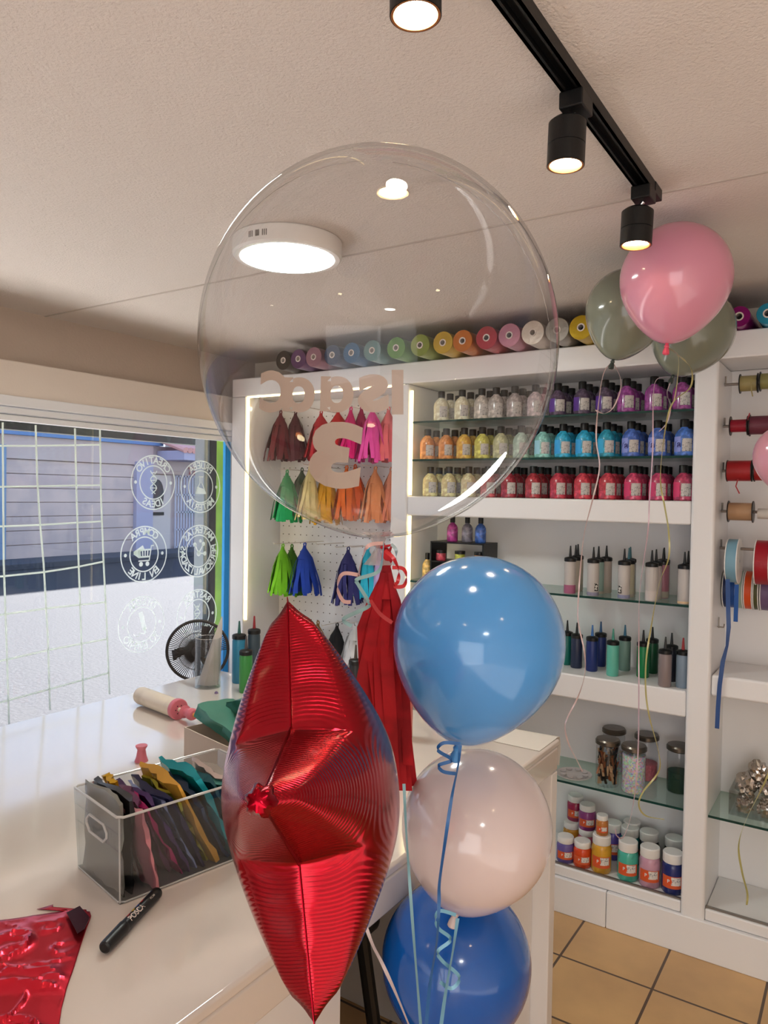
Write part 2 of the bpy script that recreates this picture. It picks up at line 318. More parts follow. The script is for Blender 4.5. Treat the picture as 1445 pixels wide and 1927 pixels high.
# window decals (mirrored because they face the street)
DX = GX+.006
def decal(px, py, top, bottom, icon, label, R=.128):
    c = onx(px, py, DX); t = thing('window_decal', label, 'window sticker', c, 0, 'round stickers on the shop window')
    P = lambda u, v: Vector((DX, c.y+u, c.z+v))       # u to the right seen from inside
    def ring(mb, r, w, n=48):
        vs = []; fs = []
        for i in range(n):
            a = 2*pi*i/n
            for q in (r-w/2, r+w/2): vs.append(P(q*cos(a), q*sin(a)))
        for i in range(n): j = (i+1) % n; fs.append((2*i, 2*i+1, 2*j+1, 2*j))
        mb.add(vs, fs)
    def disc(mb, u, v, r, n=14): mb.add([P(u+r*cos(2*pi*i/n), v+r*sin(2*pi*i/n)) for i in range(n)], [tuple(range(n))])
    def stroke(mb, pts, w): mb.strip([P(*q) for q in pts], w, [Vector((0, 0, 0))]*0 or None, .0003) if False else [mb.add(seg(P, a, b, w), [(0, 1, 2, 3)]) for a, b in zip(pts[:-1], pts[1:])]
    rg = MB(); ring(rg, R, .006); ring(rg, R*.62, .006); rg.build('ring', DEC, t, smooth=False)
    dt = MB(); disc(dt, -R*.81, 0, .008); disc(dt, R*.81, 0, .008); dt.build('dots', DEC, t, smooth=False)
    for word, sgn in ((top, 1), (bottom, -1)):
        lt = MB()
        n = len(word); step = .19 if n < 9 else .175
        if n > 10: step = .2
        for i, ch in enumerate(word):
            if ch == ' ': continue
            k = (i-(n-1)/2)*step*1.35
            m = text_mb(ch, R*.36, .0012)
            ang = pi/2 + k if sgn > 0 else -pi/2 - k     # mirrored reading direction
            for p in m.v:
                u, v = -p.x, p.y                          # mirror
                rr = R*.81; phi = ang-pi/2 if sgn > 0 else ang+pi/2
                u, v = u*cos(phi)-v*sin(phi), u*sin(phi)+v*cos(phi)
                p.xyz = P(rr*cos(ang)+u, rr*sin(ang)+v)
            lt.add(m.v, m.f)
        lt.build('lettering', DEC, t, smooth=False)
    ic = MB(); q = R/.128
    def S(pts, w=.006): stroke(ic, [(a*q, b*q) for a, b in pts], w*q)
    def D(u, v, r): disc(ic, u*q, v*q, r*q)
    if icon == 'cart':
        S([(.052, .038), (.04, .038), (.028, -.03), (-.03, -.03)]); S([(.036, .02), (-.034, .02), (-.026, -.012), (.03, -.012)], .008)
        for k in range(4): S([(.02-k*.015, .02), (.018-k*.013, -.012)], .006)
        D(.018, -.045, .011); D(-.018, -.045, .011); S([(-.01, .03), (-.05, .008), (-.03, -.005)], .02)
    elif icon == 'molecule':
        D(0, -.012, .014); D(-.026, .034, .011); D(.03, .034, .011); D(.04, -.014, .011); D(.01, .05, .009)
        S([(0, -.012), (-.026, .034)]); S([(0, -.012), (.03, .034)]); S([(0, -.012), (.04, -.014)])
    elif icon == 'pencil':
        S([(-.006, .05), (.014, -.02)], .024); S([(.014, -.02), (.018, -.04)], .012); S([(.018, -.046), (-.01, -.04), (-.02, -.052), (-.03, -.052), (-.046, -.04)], .004)
    elif icon == 'flask':
        S([(-.012, .05), (.012, .05)]); S([(-.006, .05), (-.006, .02), (-.034, -.034)], .004); S([(.006, .05), (.006, .02), (.034, -.034)], .004)
        ic.add([P(-.024*q, 0), P(.024*q, -.012*q), P(.034*q, -.036*q), P(-.036*q, -.036*q)], [(0, 1, 2, 3)])
    else:
        for s_ in (1, -1): S([(s_*.018*cos(k*.7), .055-k*.009) for k in range(13)], .005)
        for k in range(1, 12, 2): S([(.016*cos(k*.7), .055-k*.009), (-.016*cos(k*.7), .055-k*.009)], .004)
    ic.build('icon', DEC, t, smooth=False)
def seg(P, a, b, w):
    dx, dy = b[0]-a[0], b[1]-a[1]; L = max(1e-6, sqrt(dx*dx+dy*dy)); nx, ny = -dy/L*w/2, dx/L*w/2; ex, ey = dx/L*w*.35, dy/L*w*.35
    return [P(a[0]+nx-ex, a[1]+ny-ey), P(b[0]+nx+ex, b[1]+ny+ey), P(b[0]-nx+ex, b[1]-ny+ey), P(a[0]-nx-ex, a[1]-ny-ey)]
decal(289, 908, 'CREATIVO', 'IDEAS', 'dna', 'round white window sticker in front of the cream street door, top left', .125)
decal(378, 916, 'PRUEBA', 'MATERIA', 'flask', 'round window sticker with a flask, overlapping the green jamb')
decal(271.5, 1043, 'COMPRA', 'EN LINE', 'cart', 'round window sticker with a shopping cart')
decal(374, 1037, 'MATERIAS', 'PERSONALIZADAS', 'molecule', 'round window sticker with a branching molecule')
decal(267, 1175, 'DISEÑA', 'TU EVENTO', 'pencil', 'round window sticker with a pencil drawing a wavy line')
decal(371, 1158, 'RASTREA', 'TU PEDIDO', 'dna', 'round window sticker with a twisted helix, behind the fan')

# ------------------------------------------------------------------ ceiling lamps
panel_e = emat('panel_diffuser', (246, 253, 248), PANEL_L)
def ceiling_lamp(c, label, body_r=.165, lit_r=.135, h=.045):
    t = thing('ceiling_lamp', label, 'ceiling lamp', c)
    MB().lathe([(0, 0), (body_r-.004, 0), (body_r, -.004), (body_r, -h+.006), (body_r-.006, -h), (lit_r+.002, -h), (lit_r, -h+.004), (0, -h+.004)], c=c, n=64).build('housing', WHT, t)
    MB().lathe([(0, -h-.001), (lit_r, -h-.001), (lit_r, -h+.003), (0, -h+.003)], c=c, n=64).build('diffuser', panel_e, t)
    return t
a = onz(443, 475, CZ-.045); b = onz(640, 475, CZ-.045); cc = onz(541, 484, CZ-.045)
R_l = .5*(onz(628, 484, CZ-.045)-onz(455, 484, CZ-.045)).length
t = ceiling_lamp(Vector((cc.x, cc.y, CZ)), 'round white surface mounted ceiling lamp seen through the clear bubble balloon', R_l*1.17, R_l, .05)
mk = MB(); ca = Vector((cc.x, cc.y, CZ))
for k in (-5, -4, -3, 0, 3, 4, 5):
    an = atan2(-cc.y, -cc.x) - .55 + k*.035; rr = R_l*1.17+.0006
    mk.box((ca.x+rr*cos(an), ca.y+rr*sin(an), CZ-.026), (.001, .0025 if k else .012, .016), Matrix.Rotation(an, 3, 'Z'))
mk.build('vent_marks', mat('lamp_marks', (120, 116, 112), .6), t)
ceiling_lamp(Vector((.9, -.9, CZ)), 'round white ceiling lamp behind the viewer', R_l*1.17, R_l, .05)
dl_e = emat('downlight_glow', (255, 226, 178), DOWN_L)
def downlight(c, label):
    t = thing('downlight', label, 'downlight', c, 0, 'recessed ceiling spots')
    MB().lathe([(.030, -.001), (.038, -.004), (.038, 0), (.030, 0)], c=c, n=32, cap=False).build('trim_ring', mat('downlight_trim', (238, 222, 200), .4), t)
    MB().lathe([(0, -.003), (.030, -.003), (.030, -.0005), (0, -.0005)], c=c, n=32).build('bulb', dl_e, t)
p = onz(739, 361, CZ); downlight(Vector((p.x, p.y, CZ)), 'small recessed ceiling spot glowing warm above the bubble balloon')
for x, y in ((-.3, -.6), (.6, .4), (-1.6, -.8)): downlight(Vector((x, y, CZ)), 'small recessed ceiling spot out of view behind the camera')
# track
ta = onz(945, 0, CZ-.02); tb = onz(1255, 350, CZ-.02); tx = -.447
TW, TH = .036, .022
TY1 = onz(1240, 372, CZ-.02).y; tr = thing('track_rail', 'long black track rail screwed to the ceiling', 'track rail', (tx, 1.2, CZ))
t_ = MB().bb(tx-TW/2, tx-TW/2+.006, .15, TY1, CZ-TH, CZ).bb(tx+TW/2-.006, tx+TW/2, .15, TY1, CZ-TH, CZ).bb(tx-TW/2, tx+TW/2, .15, TY1, CZ-.006, CZ).bb(tx-TW/2, tx-.008, .15, TY1, CZ-TH, CZ-TH+.004).bb(tx+.008, tx+TW/2, .15, TY1, CZ-TH, CZ-TH+.004)
t_.build('rail', BLKM, tr, smooth=False)
MB().bb(tx-TW/2-.002, tx+TW/2+.002, TY1-.05, TY1+.01, CZ-TH-.004, CZ).build('end_cap', BLKM, tr, bevel=.002)
spot_e = emat('spot_bulb', (255, 232, 186), SPOT_L)
def track_spot(base, dirn, label, L=.105, r=.0335):
    """base = top of lamp cylinder, hangs from the rail"""
    t = thing('track_spotlight', label, 'spotlight', (tx, base.y, CZ-TH), 0, 'black spotlights on the track rail')
    by = base.y
    MB().bb(tx-.021, tx+.021, by-.028, by+.028, CZ-TH-.030, CZ-TH-.0005).build('adapter', BLKM, t, bevel=.003)
    MB().tube([(tx, by, CZ-TH-.030), (base.x*.5+tx*.5, by, (CZ-TH-.03+base.z)/2), base], .0045, 10).build('stem', CHROME, t)
    M = dirn.to_track_quat('-Z', 'Y').to_matrix().to_4x4()
    MB().lathe([(0, 0), (r*.78, 0), (r, -.006), (r, -.044), (r-.0015, -.045), (r, -.046), (r, -L), (r*.86, -L), (r*.80, -L+.012), (0, -L+.014)], c=base, n=40, M=M).build('lamp_body', BLKM, t)
    MB().lathe([(r*.80, -L+.0115), (r*.86, -L-.0003), (r*.96, -L-.0005)], c=base, n=40, M=M, cap=False).build('reflector_ring', mat('copper_ring', (196, 128, 84), .3, .9), t)
    MB().lathe([(0, -L+.010), (r*.79, -L+.010), (r*.79, -L+.012), (0, -L+.012)], c=base, n=32, M=M).build('bulb', spot_e, t)
    ld = bpy.data.lights.new('spot', 'SPOT'); ld.energy = 7; ld.color = (1, .90, .78); ld.spot_size = radians(85); ld.spot_blend = .8; ld.shadow_soft_size = .03
    lo = bpy.data.objects.new('light_source', ld); COL.objects.link(lo); lo.parent = t
    lo.location = base + dirn*(L+.002) - t.location; lo.rotation_euler = dirn.to_track_quat('-Z', 'Y').to_euler()
dn = Vector((-.05, .02, -1)).normalized()
def spot_px(tx_, ty_, D, label, L=.105, r=.0335, d=dn): track_spot(atd(tx_, ty_, D), d, label, L, r)

# ------------------------------------------------------------------ cabinets
XL, X1, X2, X3, X4, XE = -2.757, -1.78, -1.695, -.531, -.452, .75
ZT, ZH = 2.175, 2.083       # top of header, underside of header
LG0, LG1 = 1.511, 1.595     # ledge under the bottle shelves
M0, M1 = .832, .926
ZP, ZB = .137, .177
cab = thing('display_cabinet', 'white built-in display cabinet with pegboard bay and glass shelves along the back wall', 'cabinet', ((XL+XE)/2, YS, 0))
def cb(name, *bx, m=WHITE, bev=.006):
    mb = MB()
    for q in bx: mb.bb(*q)
    return mb.build(name, m, cab, bevel=bev)
cb('header', (XL, XE, YS, YB, ZH, ZT))
cb('post', (XL, XL+.095, YS, YB, 0, ZH-.0005))
cb('post', (X1, X2, YS-.004, YB, 0, ZH-.0005), bev=.01)
cb('post', (X3, X4, YS-.006, YB, 0, ZH-.0005), bev=.012)
cb('post', (XE-.08, XE, YS, YB, 0, ZH-.0005))
cb('back_panel', (XL+.095, XE-.08, YB-.012, YB, 0, ZH-.0005))
cb('ledge', (X2+.0005, X3-.0005, YS+.001, YB-.013, LG0, LG1), bev=.008)
cb('ledge', (X2+.0005, X3-.0005, YS+.001, YB-.013, M0, M1), bev=.008)
cb('ledge', (X4+.0005, XE-.081, YS+.001, YB-.013, .922, .997), bev=.01)
for q, (a_, b_) in enumerate(((XL+.0955, X1-.0005), (X2+.0005, X3-.0005), (X4+.0005, XE-.081))):
    cb('bottom_shelf', (a_, b_, YS+.001, YB-.013, ZP, ZB), bev=.006)
xs = [XL, -1.95, -1.3, -.79, .1, XE]
for i in range(5): cb('plinth', (xs[i]+.001, xs[i+1]-.001, YS-.012, YS+.02, 0, ZP-.001), bev=.004)
MB().bb(X2+.001, X3-.001, YS+.01, YS+.02, ZB, ZB+.006).bb(X4+.001, XE-.082, YS+.01, YS+.02, ZB, ZB+.006).build('slide_rail', mat('alu_rail', (150, 146, 142), .35, .8), cab)
def gshelf(z, a_, b_, y0=YS+.012):
    o = MB().bb(a_+.001, b_-.001, y0+.0015, YB-.014, z-.008, z).build('glass_shelf', GLASS, cab, smooth=False)
    MB().bb(a_+.001, b_-.001, y0, y0+.0014, z-.0082, z).build('shelf_edge', GEDGE, o, smooth=False)
ZR1, ZR2, Z4, Z6 = 1.919, 1.755, 1.228, .505
for z in (ZR1, ZR2, Z4, Z6): gshelf(z, X2, X3)
gshelf(.503, X4, XE-.08)
# LED strips
led = emat('led_strip', (255, 232, 170), LED_L)
lx = XL+.10
cb('led_strip', (lx, lx+.010, YS+.006, YS+.014, .95, ZH-.004), m=led, bev=0)
cb('led_strip', (lx, X1-.004, YS+.006, YS+.014, ZH-.008, ZH-.001), m=led, bev=0)
cb('led_strip', (X2+.005, X2+.015, YS+.006, YS+.014, LG1+.004, ZH-.03), m=led, bev=0)
cb('led_strip', (X2+.005, X2+.015, YS+.006, YS+.014, M1+.004, LG0-.002), m=led, bev=0)
# pegboard with holes
pb = cb('pegboard', (XL+.096, X1-.001, YB-.0145, YB-.0125, ZB, ZH-.002), bev=0)
hm = MB()
for i in range(22):
    for j in range(36):
        x = XL+.12+i*.04; z = .5+j*.044
        if x < X1-.02 and z < 2.05: hm.lathe([(0, 0), (.003, 0), (.003, -.0012), (0, -.0012)], c=(x, YB-.0147, z), n=8, M=Matrix.Rotation(-pi/2, 4, 'X'))
hm.build('peg_hole', mat('peg_hole_dark', (96, 88, 82), .8), pb, world=True)['kind'] = 'stuff'

# ------------------------------------------------------------------ round-shouldered glitter bottles
def bottle_body(h=.108, r=.036):
    return MB().lathe([(0, 0), (r*.9, 0), (r, .004), (r, h*.62), (r*.93, h*.76), (r*.72, h*.88), (r*.42, h*.96), (r*.36, h), (0, h)], n=24)
def cap_mb(h=.108, r=.036): return MB().lathe([(0, h), (r*.46, h), (r*.46, h+.026), (r*.42, h+.028), (0, h+.028)], n=18)
def patch(r, a0, a1, z0, z1, n=8):
    mb = MB(); vs = []; fs = []
    for i in range(n+1):
        a = a0+(a1-a0)*i/n
        for z in (z0, z1): vs.append((r*cos(a), r*sin(a), z))
    for i in range(n): fs.append((2*i, 2*i+2, 2*i+3, 2*i+1))
    return mb.add(vs, fs)
def gloss(hexc, n=None):
    c = tuple(int(hexc[i:i+2], 16) for i in (0, 2, 4)); d = tuple(min(255, int(v*1.25+14)) for v in c)
    return mat('glitter_'+hexc, c, .22, coat=.6, mix=(d, 55, .45, .62), bump=(300, .1, .002))
def glitter_bottle(x, y, z, color, cname, lab, group, two=None, h=.108, r=.036, parts=True):
    t = thing('glitter_bottle', lab, 'bottle', (x, y, z), 0, group)
    obj('body', cached('body%.3f' % h, gloss(color), lambda: bottle_body(h, r)), t)
    obj('cap', cached('cap%.3f' % h, BLACK, lambda: cap_mb(h, r)), t)
    if parts:
        va = atan2(-y, -x)                                    # towards the room
        o = obj('label', cached('lbl', LABELM, lambda: patch(r+.0006, -.55, .55, h*.16, h*.62)), t); o.rotation_euler = (0, 0, va+.35)
        if two:
            o = obj('color_label', cached('lbl2', mat('lab_'+two, two, .5), lambda: patch(r+.0005, -.5, .5, h*.14, h*.66)), t); o.rotation_euler = (0, 0, va-.85)
            if two == '8d9ae0':
                q = text_mb('Za', .034, .0012)
                for p in q.v: a_ = -p.x/(r+.0009); p.xyz = ((r+.0009)*cos(-a_), (r+.0009)*sin(-a_), h*.40+p.y)
                k = ('za', 'n')
                if k not in CACHE: CACHE[k] = q.mesh('lettering', mat('za_ink', (40, 40, 110), .5), False)
                e = obj('lettering', CACHE[k], o)
    return t
PX1 = [(829, 'd8cfae', 'cream'), (868, 'd8cfae', 'cream'), (905, 'b9b2a8', 'clear'), (932, 'a9a29c', 'grey'), (967, 'a09694', 'grey'), (1006, 'b8a8aa', 'pale grey'), (1048, '4a3c52', 'dark purple'), (1094, '4a3c52', 'dark purple'), (1136, '4c4054', 'dark purple'), (1177, '8a3f86', 'purple'), (1229, '8a3f86', 'purple'), (1282, '863b7c', 'purple')]
TW1 = {6: '5b3590', 7: '5b3590', 8: '5b3590'}
PX2 = [(803, 'd0834a', 'orange'), (838, 'd0834a', 'orange'), (872, 'd9a24a', 'amber'), (906, 'c8c060', 'yellow green'), (941, 'b4b48c', 'pale olive'), (979, 'a8c0b0', 'mint'), (1020, '7fb6ae', 'sea green'), (1058, '2f9cc0', 'cyan'), (1098, '2a9bc2', 'cyan'), (1140, '2c8ea8', 'teal'), (1186, '4a68b4', 'blue'), (1236, '4a66ac', 'blue'), (1286, '4870bc', 'blue')]
TW2 = {10: '8d9ae0', 11: '8d9ae0', 12: '8d9ae0', 6: '9ccfe0', 7: '3aa6e6', 8: '3aa6e6', 9: '3aaede'}
PX3 = [(808, 'd4bf8a', 'cream'), (843, 'd4bf8a', 'cream'), (880, 'd4c29a', 'cream'), (917, 'b0545a', 'rose'), (956, '8e2f3a', 'red'), (1002, '963038', 'red'), (1049, 'a83444', 'red'), (1095, 'b83a48', 'red'), (1142, 'b23a48', 'red'), (1190, 'b84060', 'pink red'), (1237, 'b04062', 'pink red'), (1284, 'a83a58', 'pink red')]
TW3 = {9: 'd84070', 10: 'd04070', 11: 'd84070'}
for rows, z, py, rn, tw in ((PX1, ZR1, 785, 'top', TW1), (PX2, ZR2, 858, 'middle', TW2), (PX3, LG1, 940, 'lowest', TW3)):
    xprev = None; n = len(rows)
    for i, (px, colr, cn) in enumerate(rows):
        p = ony(px, py, YS+.055)
        for k in range(3):
            yy = YS+.06+k*.078
            if p.x > X3-.037: p.x = X3-.04
            dn_ = ('front', 'second', 'rear')[k]
            lab = '%s glitter bottle, %s of its file, %s bottle shelf, %s file from the right' % (cn, dn_, rn, ORD[n-1-i])
            glitter_bottle(p.x, yy, z+.0003, colr, cn, lab, 'glitter bottles on the %s bottle shelf' % rn, tw.get(i) if k == 0 else None, h=.100 if z != ZR2 else .104, r=.033)
# ------------------------------------------------------------------ squeeze bottles
def squeeze(loc, color, lab, group, h=.125, r=.022, fill=None, fh=.3, tip=None, capc=None, label=None):
    t = thing('squeeze_bottle', lab, 'squeeze bottle', loc, 0, group)
    m = mat('sq_'+color, color, .35, spec=.5, mix=None) if not fill else mat('sqt_'+color, color, .3, alpha=.78)
    obj('body', cached('sqb%.3f%.3f' % (h, r), m, lambda: MB().lathe([(0, 0), (r*.92, 0), (r, .004), (r, h-.008), (r*.92, h), (0, h)], n=24)), t)
    obj('cap', cached('sqc%.3f%.3f' % (h, r), BLACK, lambda: MB().lathe([(0, h), (r*1.02, h), (r*1.04, h+.003), (r*1.04, h+.012), (r*.9, h+.015), (r*.35, h+.018), (0, h+.018)], n=24)), t)
    tm = mat('tip_'+tip, tip, .4) if tip else BLACK
    obj('nozzle', cached('sqn%.3f%.3f' % (h, r), tm, lambda: MB().lathe([(0, h+.017), (r*.27, h+.017), (r*.22, h+.03), (r*.12, h+.06), (0, h+.061)], n=12)), t)
    if fill: obj('contents', cached('sqf%.3f%.3f%.2f' % (h, r, fh), mat('fill_'+fill, fill, .6, bump=(200, .2, .003)), lambda: MB().lathe([(r*1.004, .002), (r*1.004, h*fh)], n=24, cap=False)), t)
    if label:
        o = obj('sticker', cached('sqs', mat('sticker', (215, 212, 205), .6, mix=((40, 40, 40), 160, .48, .52)), lambda: patch(r+.0006, -.35, .35, .02, .05)), t); o.rotation_euler = (0, 0, atan2(-loc[1], -loc[0])+label)
    return t
CLR = 'cfc8c4'
fr4 = [(1065, 1119, 'a86080', .28, None, 'pink powder'), (1112, 1122, '8d8aa0', .12, .6, 'lilac powder'), (1171, 1127, '8a8ca8', .12, -.7, 'lilac powder'), (1220, 1133, 'c9c0bc', .3, None, 'white grains'), (1284, 1141, 'd8b892', .08, None, 'sand grains')]
for i, (x, y, fc, fh, lb, nm) in enumerate(fr4):
    p = onz(x, y, Z4); p.x = min(p.x, X3-.024); p.y = max(p.y, YS+.04)
    squeeze((p.x, p.y, Z4+.0003), CLR, 'translucent squeeze bottle with %s, %s front one from the left on the glass shelf' % (nm, ORD[i]), 'translucent squeeze bottles', fill=fc, fh=fh, label=lb)
    nb = (2, 2, 2, 3, 1)[i]; cols = [('c8beb0', 'cbbca8'), ('9db8b0', 'c8b8ac'), ('c9c2a8', 'b8bcc0'), ('c4b8b4', 'b87888', 'c4b4a8'), ('c8b8a8',)][i]
    for k in range(nb):
        q = Vector((p.x+.012*(1 if i % 2 else -1)*(k % 2), p.y+.062*(k+1), Z4+.0003)); q.x = min(q.x, X3-.024)
        if q.y > YB-.04: continue
        squeeze(q, cols[k], 'translucent squeeze bottle standing %s behind the %s front one' % (('right', 'two places', 'three places')[k], ORD[i]), 'translucent squeeze bottles', fill='b0a89c', fh=.1+.1*k, tip=('30606c' if i == 2 else None))
low = [(1066, 1250, '0f6b60', None, 'deep teal'), (1084, 1256, '26304a', None, 'dark navy'), (1113, 1262, '1d2f6e', '3d6fb0', 'royal blue front'), (1129, 1253, '182a66', '2f5f90', 'royal blue rear'), (1152, 1271, '62b8a4', '3d8a78', 'mint green'), (1174.5, 1261, '6d8a80', '2f6f90', 'grey green'), (1209, 1274, '0d7a44', None, 'bright green'), (1226, 1266, '0c4a2c', None, 'dark green'), (1247, 1294, '8a7c7c', '2a2a2a', 'grey glitter'), (1262, 1281, '1c1e2a', None, 'black'), (1288, 1294, '8090a0', 'a03030', 'grey blue')]
for x, y, c_, tp, nm in low:
    p = onz(x, y, M1); p.x = min(p.x, X3-.024)
    p.y = min(max(p.y, YS+.03), YB-.04)
    squeeze((p.x, p.y, M1+.0003), c_, '%s squeeze bottle on the ledge below the translucent squeeze bottles' % nm, 'coloured squeeze bottles', h=.118, r=.0225, tip=tp)
for k, (x, c_, nm, tp) in enumerate(((1048, '1a5a70', 'petrol blue', '2a6a70'),)):
    p = onz(x, 1247, M1); squeeze((p.x, p.y, M1+.0003), c_, nm+' squeeze bottle half hidden behind the light blue balloon', 'coloured squeeze bottles', h=.118, r=.0225, tip=tp)

# jar organizer with three bottles on top, left of the squeeze bottles
px_ = ony(852, 1018, YS+.12); py_ = ony(905, 1018, YS+.12)
oz = ony(880, 1019, YS+.12).z
og = thing('jar_rack', 'black two tier rack of small jars behind the light blue balloon', 'rack', (px_.x, YS+.12, Z4))
x0, x1 = ony(818, 1020, YS+.1).x, ony(918, 1020, YS+.1).x
for z in (Z4+.004, Z4+.085, oz-.006): MB().bb(x0, x1, YS+.06, YS+.2, z-.003, z+.003).build('tray', BLACK, og, bevel=.002)
for xx in (x0+.004, x1-.004):
    MB().bb(xx-.003, xx+.003, YS+.06, YS+.2, Z4+.001, oz-.003).build('side_panel', BLACK, og)
for r_, z in enumerate((Z4+.0075, Z4+.0885)):
    for k, c_ in enumerate((('b04050', 'red'), ('a8b040', 'lime'), ('c88040', 'orange'))):
        xx = x0+.035+k*(x1-x0-.07)/2
        t = thing('small_jar', '%s craft jar on the %s tier of the black rack' % (c_[1], ('lower', 'upper')[r_]), 'jar', (xx, YS+.095, z), 0, 'small jars in the black rack')
        obj('body', cached('sj', gloss(c_[0]), lambda: MB().lathe([(0, 0), (.021, 0), (.022, .002), (.022, .032), (0, .034)], n=20)), t)
        obj('lid', cached('sjl', BLACK, lambda: MB().lathe([(0, .033), (.023, .033), (.023, .046), (0, .047)], n=20)), t)
for x, c_, nm in ((851, 'a03a80', 'magenta'), (879, '6e6a74', 'grey'), (904, '3458a0', 'blue')):
    p = ony(x, 1018, YS+.12); t = glitter_bottle(p.x, YS+.12, oz-.0025, c_, nm, '%s metallic bottle standing on top of the black jar rack' % nm, 'bottles on the black jar rack', None, h=.082, r=.024, parts=False)
p = ony(804, 1062, YS+.1); glitter_bottle(p.x, YS+.1, Z4+.0003, 'b89a60', 'tan', 'tan bottle on the glass shelf left of the black jar rack', 'bottles on the black jar rack', None, h=.088, r=.022, parts=False)

# ------------------------------------------------------------------ storage jars on the lower glass shelf
confetti = bpy.data.materials.new('confetti'); confetti.use_nodes = True
n_ = confetti.node_tree.nodes; l_ = confetti.node_tree.links; v_ = n_.new('ShaderNodeTexVoronoi'); v_.inputs['Scale'].default_value = 190
h_ = n_.new('ShaderNodeHueSaturation'); h_.inputs['Saturation'].default_value = .55; h_.inputs['Value'].default_value = 1.0
tc_ = n_.new('ShaderNodeTexCoord'); l_.new(tc_.outputs['Object'], v_.inputs['Vector']); mxc = n_.new('ShaderNodeMix'); mxc.data_type = 'RGBA'; mxc.inputs[0].default_value = .45
mxc.inputs[7].default_value = (.75, .75, .78, 1); l_.new(v_.outputs['Color'], mxc.inputs[6]); l_.new(mxc.outputs[2], n_['Principled BSDF'].inputs['Base Color'])
LIDM = mat('pewter_lid', (112, 106, 98), .28, .85)
def storage_jar(loc, lab, r=.043, h=.155, fill=None, fh=.9, clips=False):
    t = thing('storage_jar', lab, 'jar', loc, 0, 'glass storage jars with metal lids')
    obj('glass', cached('jg%.3f' % h, ACRYL, lambda: MB().lathe([(0, .001), (r*.95, .001), (r, .006), (r, h*.92), (r*.93, h), (r*.9, h)], n=32, cap=False)), t)
    obj('lid', cached('jl%.3f' % h, LIDM, lambda: MB().lathe([(0, h), (r*.96, h), (r*1.08, h+.004), (r*1.08, h+.016), (r*.98, h+.022), (0, h+.023)], n=32)), t)
    if clips:
        rng = random.Random(3); k = 0
        for i in range(99):
            a = rng.random()*2*pi; rr = r*.80*sqrt(rng.random()*.5+.5); zz = .03+.1*rng.random()
            mb = MB(); M = Euler((rng.uniform(-.35, .35), rng.uniform(-.35, .35), a)).to_matrix()
            mb.box((rr*cos(a), rr*sin(a), zz-.006 if zz < .12 else zz), (.006, .008, .045), M)
            mb.build('clip', mat(('clip_wood', 'clip_black', 'clip_copper')[i % 3], ((176, 140, 104), (30, 26, 26), (150, 92, 60))[i % 3], .4, (0, .2, .7)[i % 3]), t, world=False)
    elif fill is not None:
        obj('contents', cached('jc%s%.2f' % (fill.name, fh), fill, lambda: MB().lathe([(0, .004), (r*.92, .004), (r*.965, .01), (r*.965, h*fh), (r*.5, h*fh+.004), (0, h*fh+.002)], n=32)), t)
    return t
def jz(x, y): p = onz(x, y, Z6); p.z = Z6+.0003; p.y = min(max(p.y, YS+.065), YB-.065); p.x = min(p.x, X3-.05); return p
storage_jar(jz(1142, 1476), 'glass jar full of small wooden and black clips, metal lid', clips=True)
storage_jar(jz(1188, 1493), 'glass jar full of pastel confetti beads, metal lid', fill=confetti)
pj = jz(1142, 1476)
storage_jar(Vector((pj.x-.02, YB-.062, Z6+.0003)), 'glass jar half hidden behind the jar of clips', fill=confetti, fh=.5)
pj = jz(1211, 1470); storage_jar(Vector((pj.x+.0, YB-.062, Z6+.0003)), 'glass jar with pink foil, behind the confetti jar', fill=mat('pink_foil_bits', (205, 110, 124), .4, .2, bump=(90, .8, .01)), fh=.42)
storage_jar(jz(1280, 1490)+Vector((0, .0, 0)), 'glass jar half full of dark green powder beside the post', fill=mat('dark_green_powder', (20, 56, 42), .7), fh=.5)
# plate of clear cups
p = onz(1080, 1458, Z6); p.z = Z6+.0003; p.y = max(p.y, YS+.09)
pl = thing('dimpled_tray', 'round clear dimpled tray lying on the lower glass shelf', 'tray', p)
CLP = mat('pale_clear_plastic', (214, 206, 204), .25, alpha=.75)
MB().lathe([(0, .001), (.066, .001), (.070, .004), (.069, .006), (.064, .003), (0, .003)], c=p, n=40).build('plate', CLP, pl)
for k in range(8):
    a = k*pi/4; MB().lathe([(.0125, .0065), (.011, .002), (0, .001)], c=(p.x+.045*cos(a), p.y+.045*sin(a), p.z+.0025), n=14).build('dimple', CLP, pl)

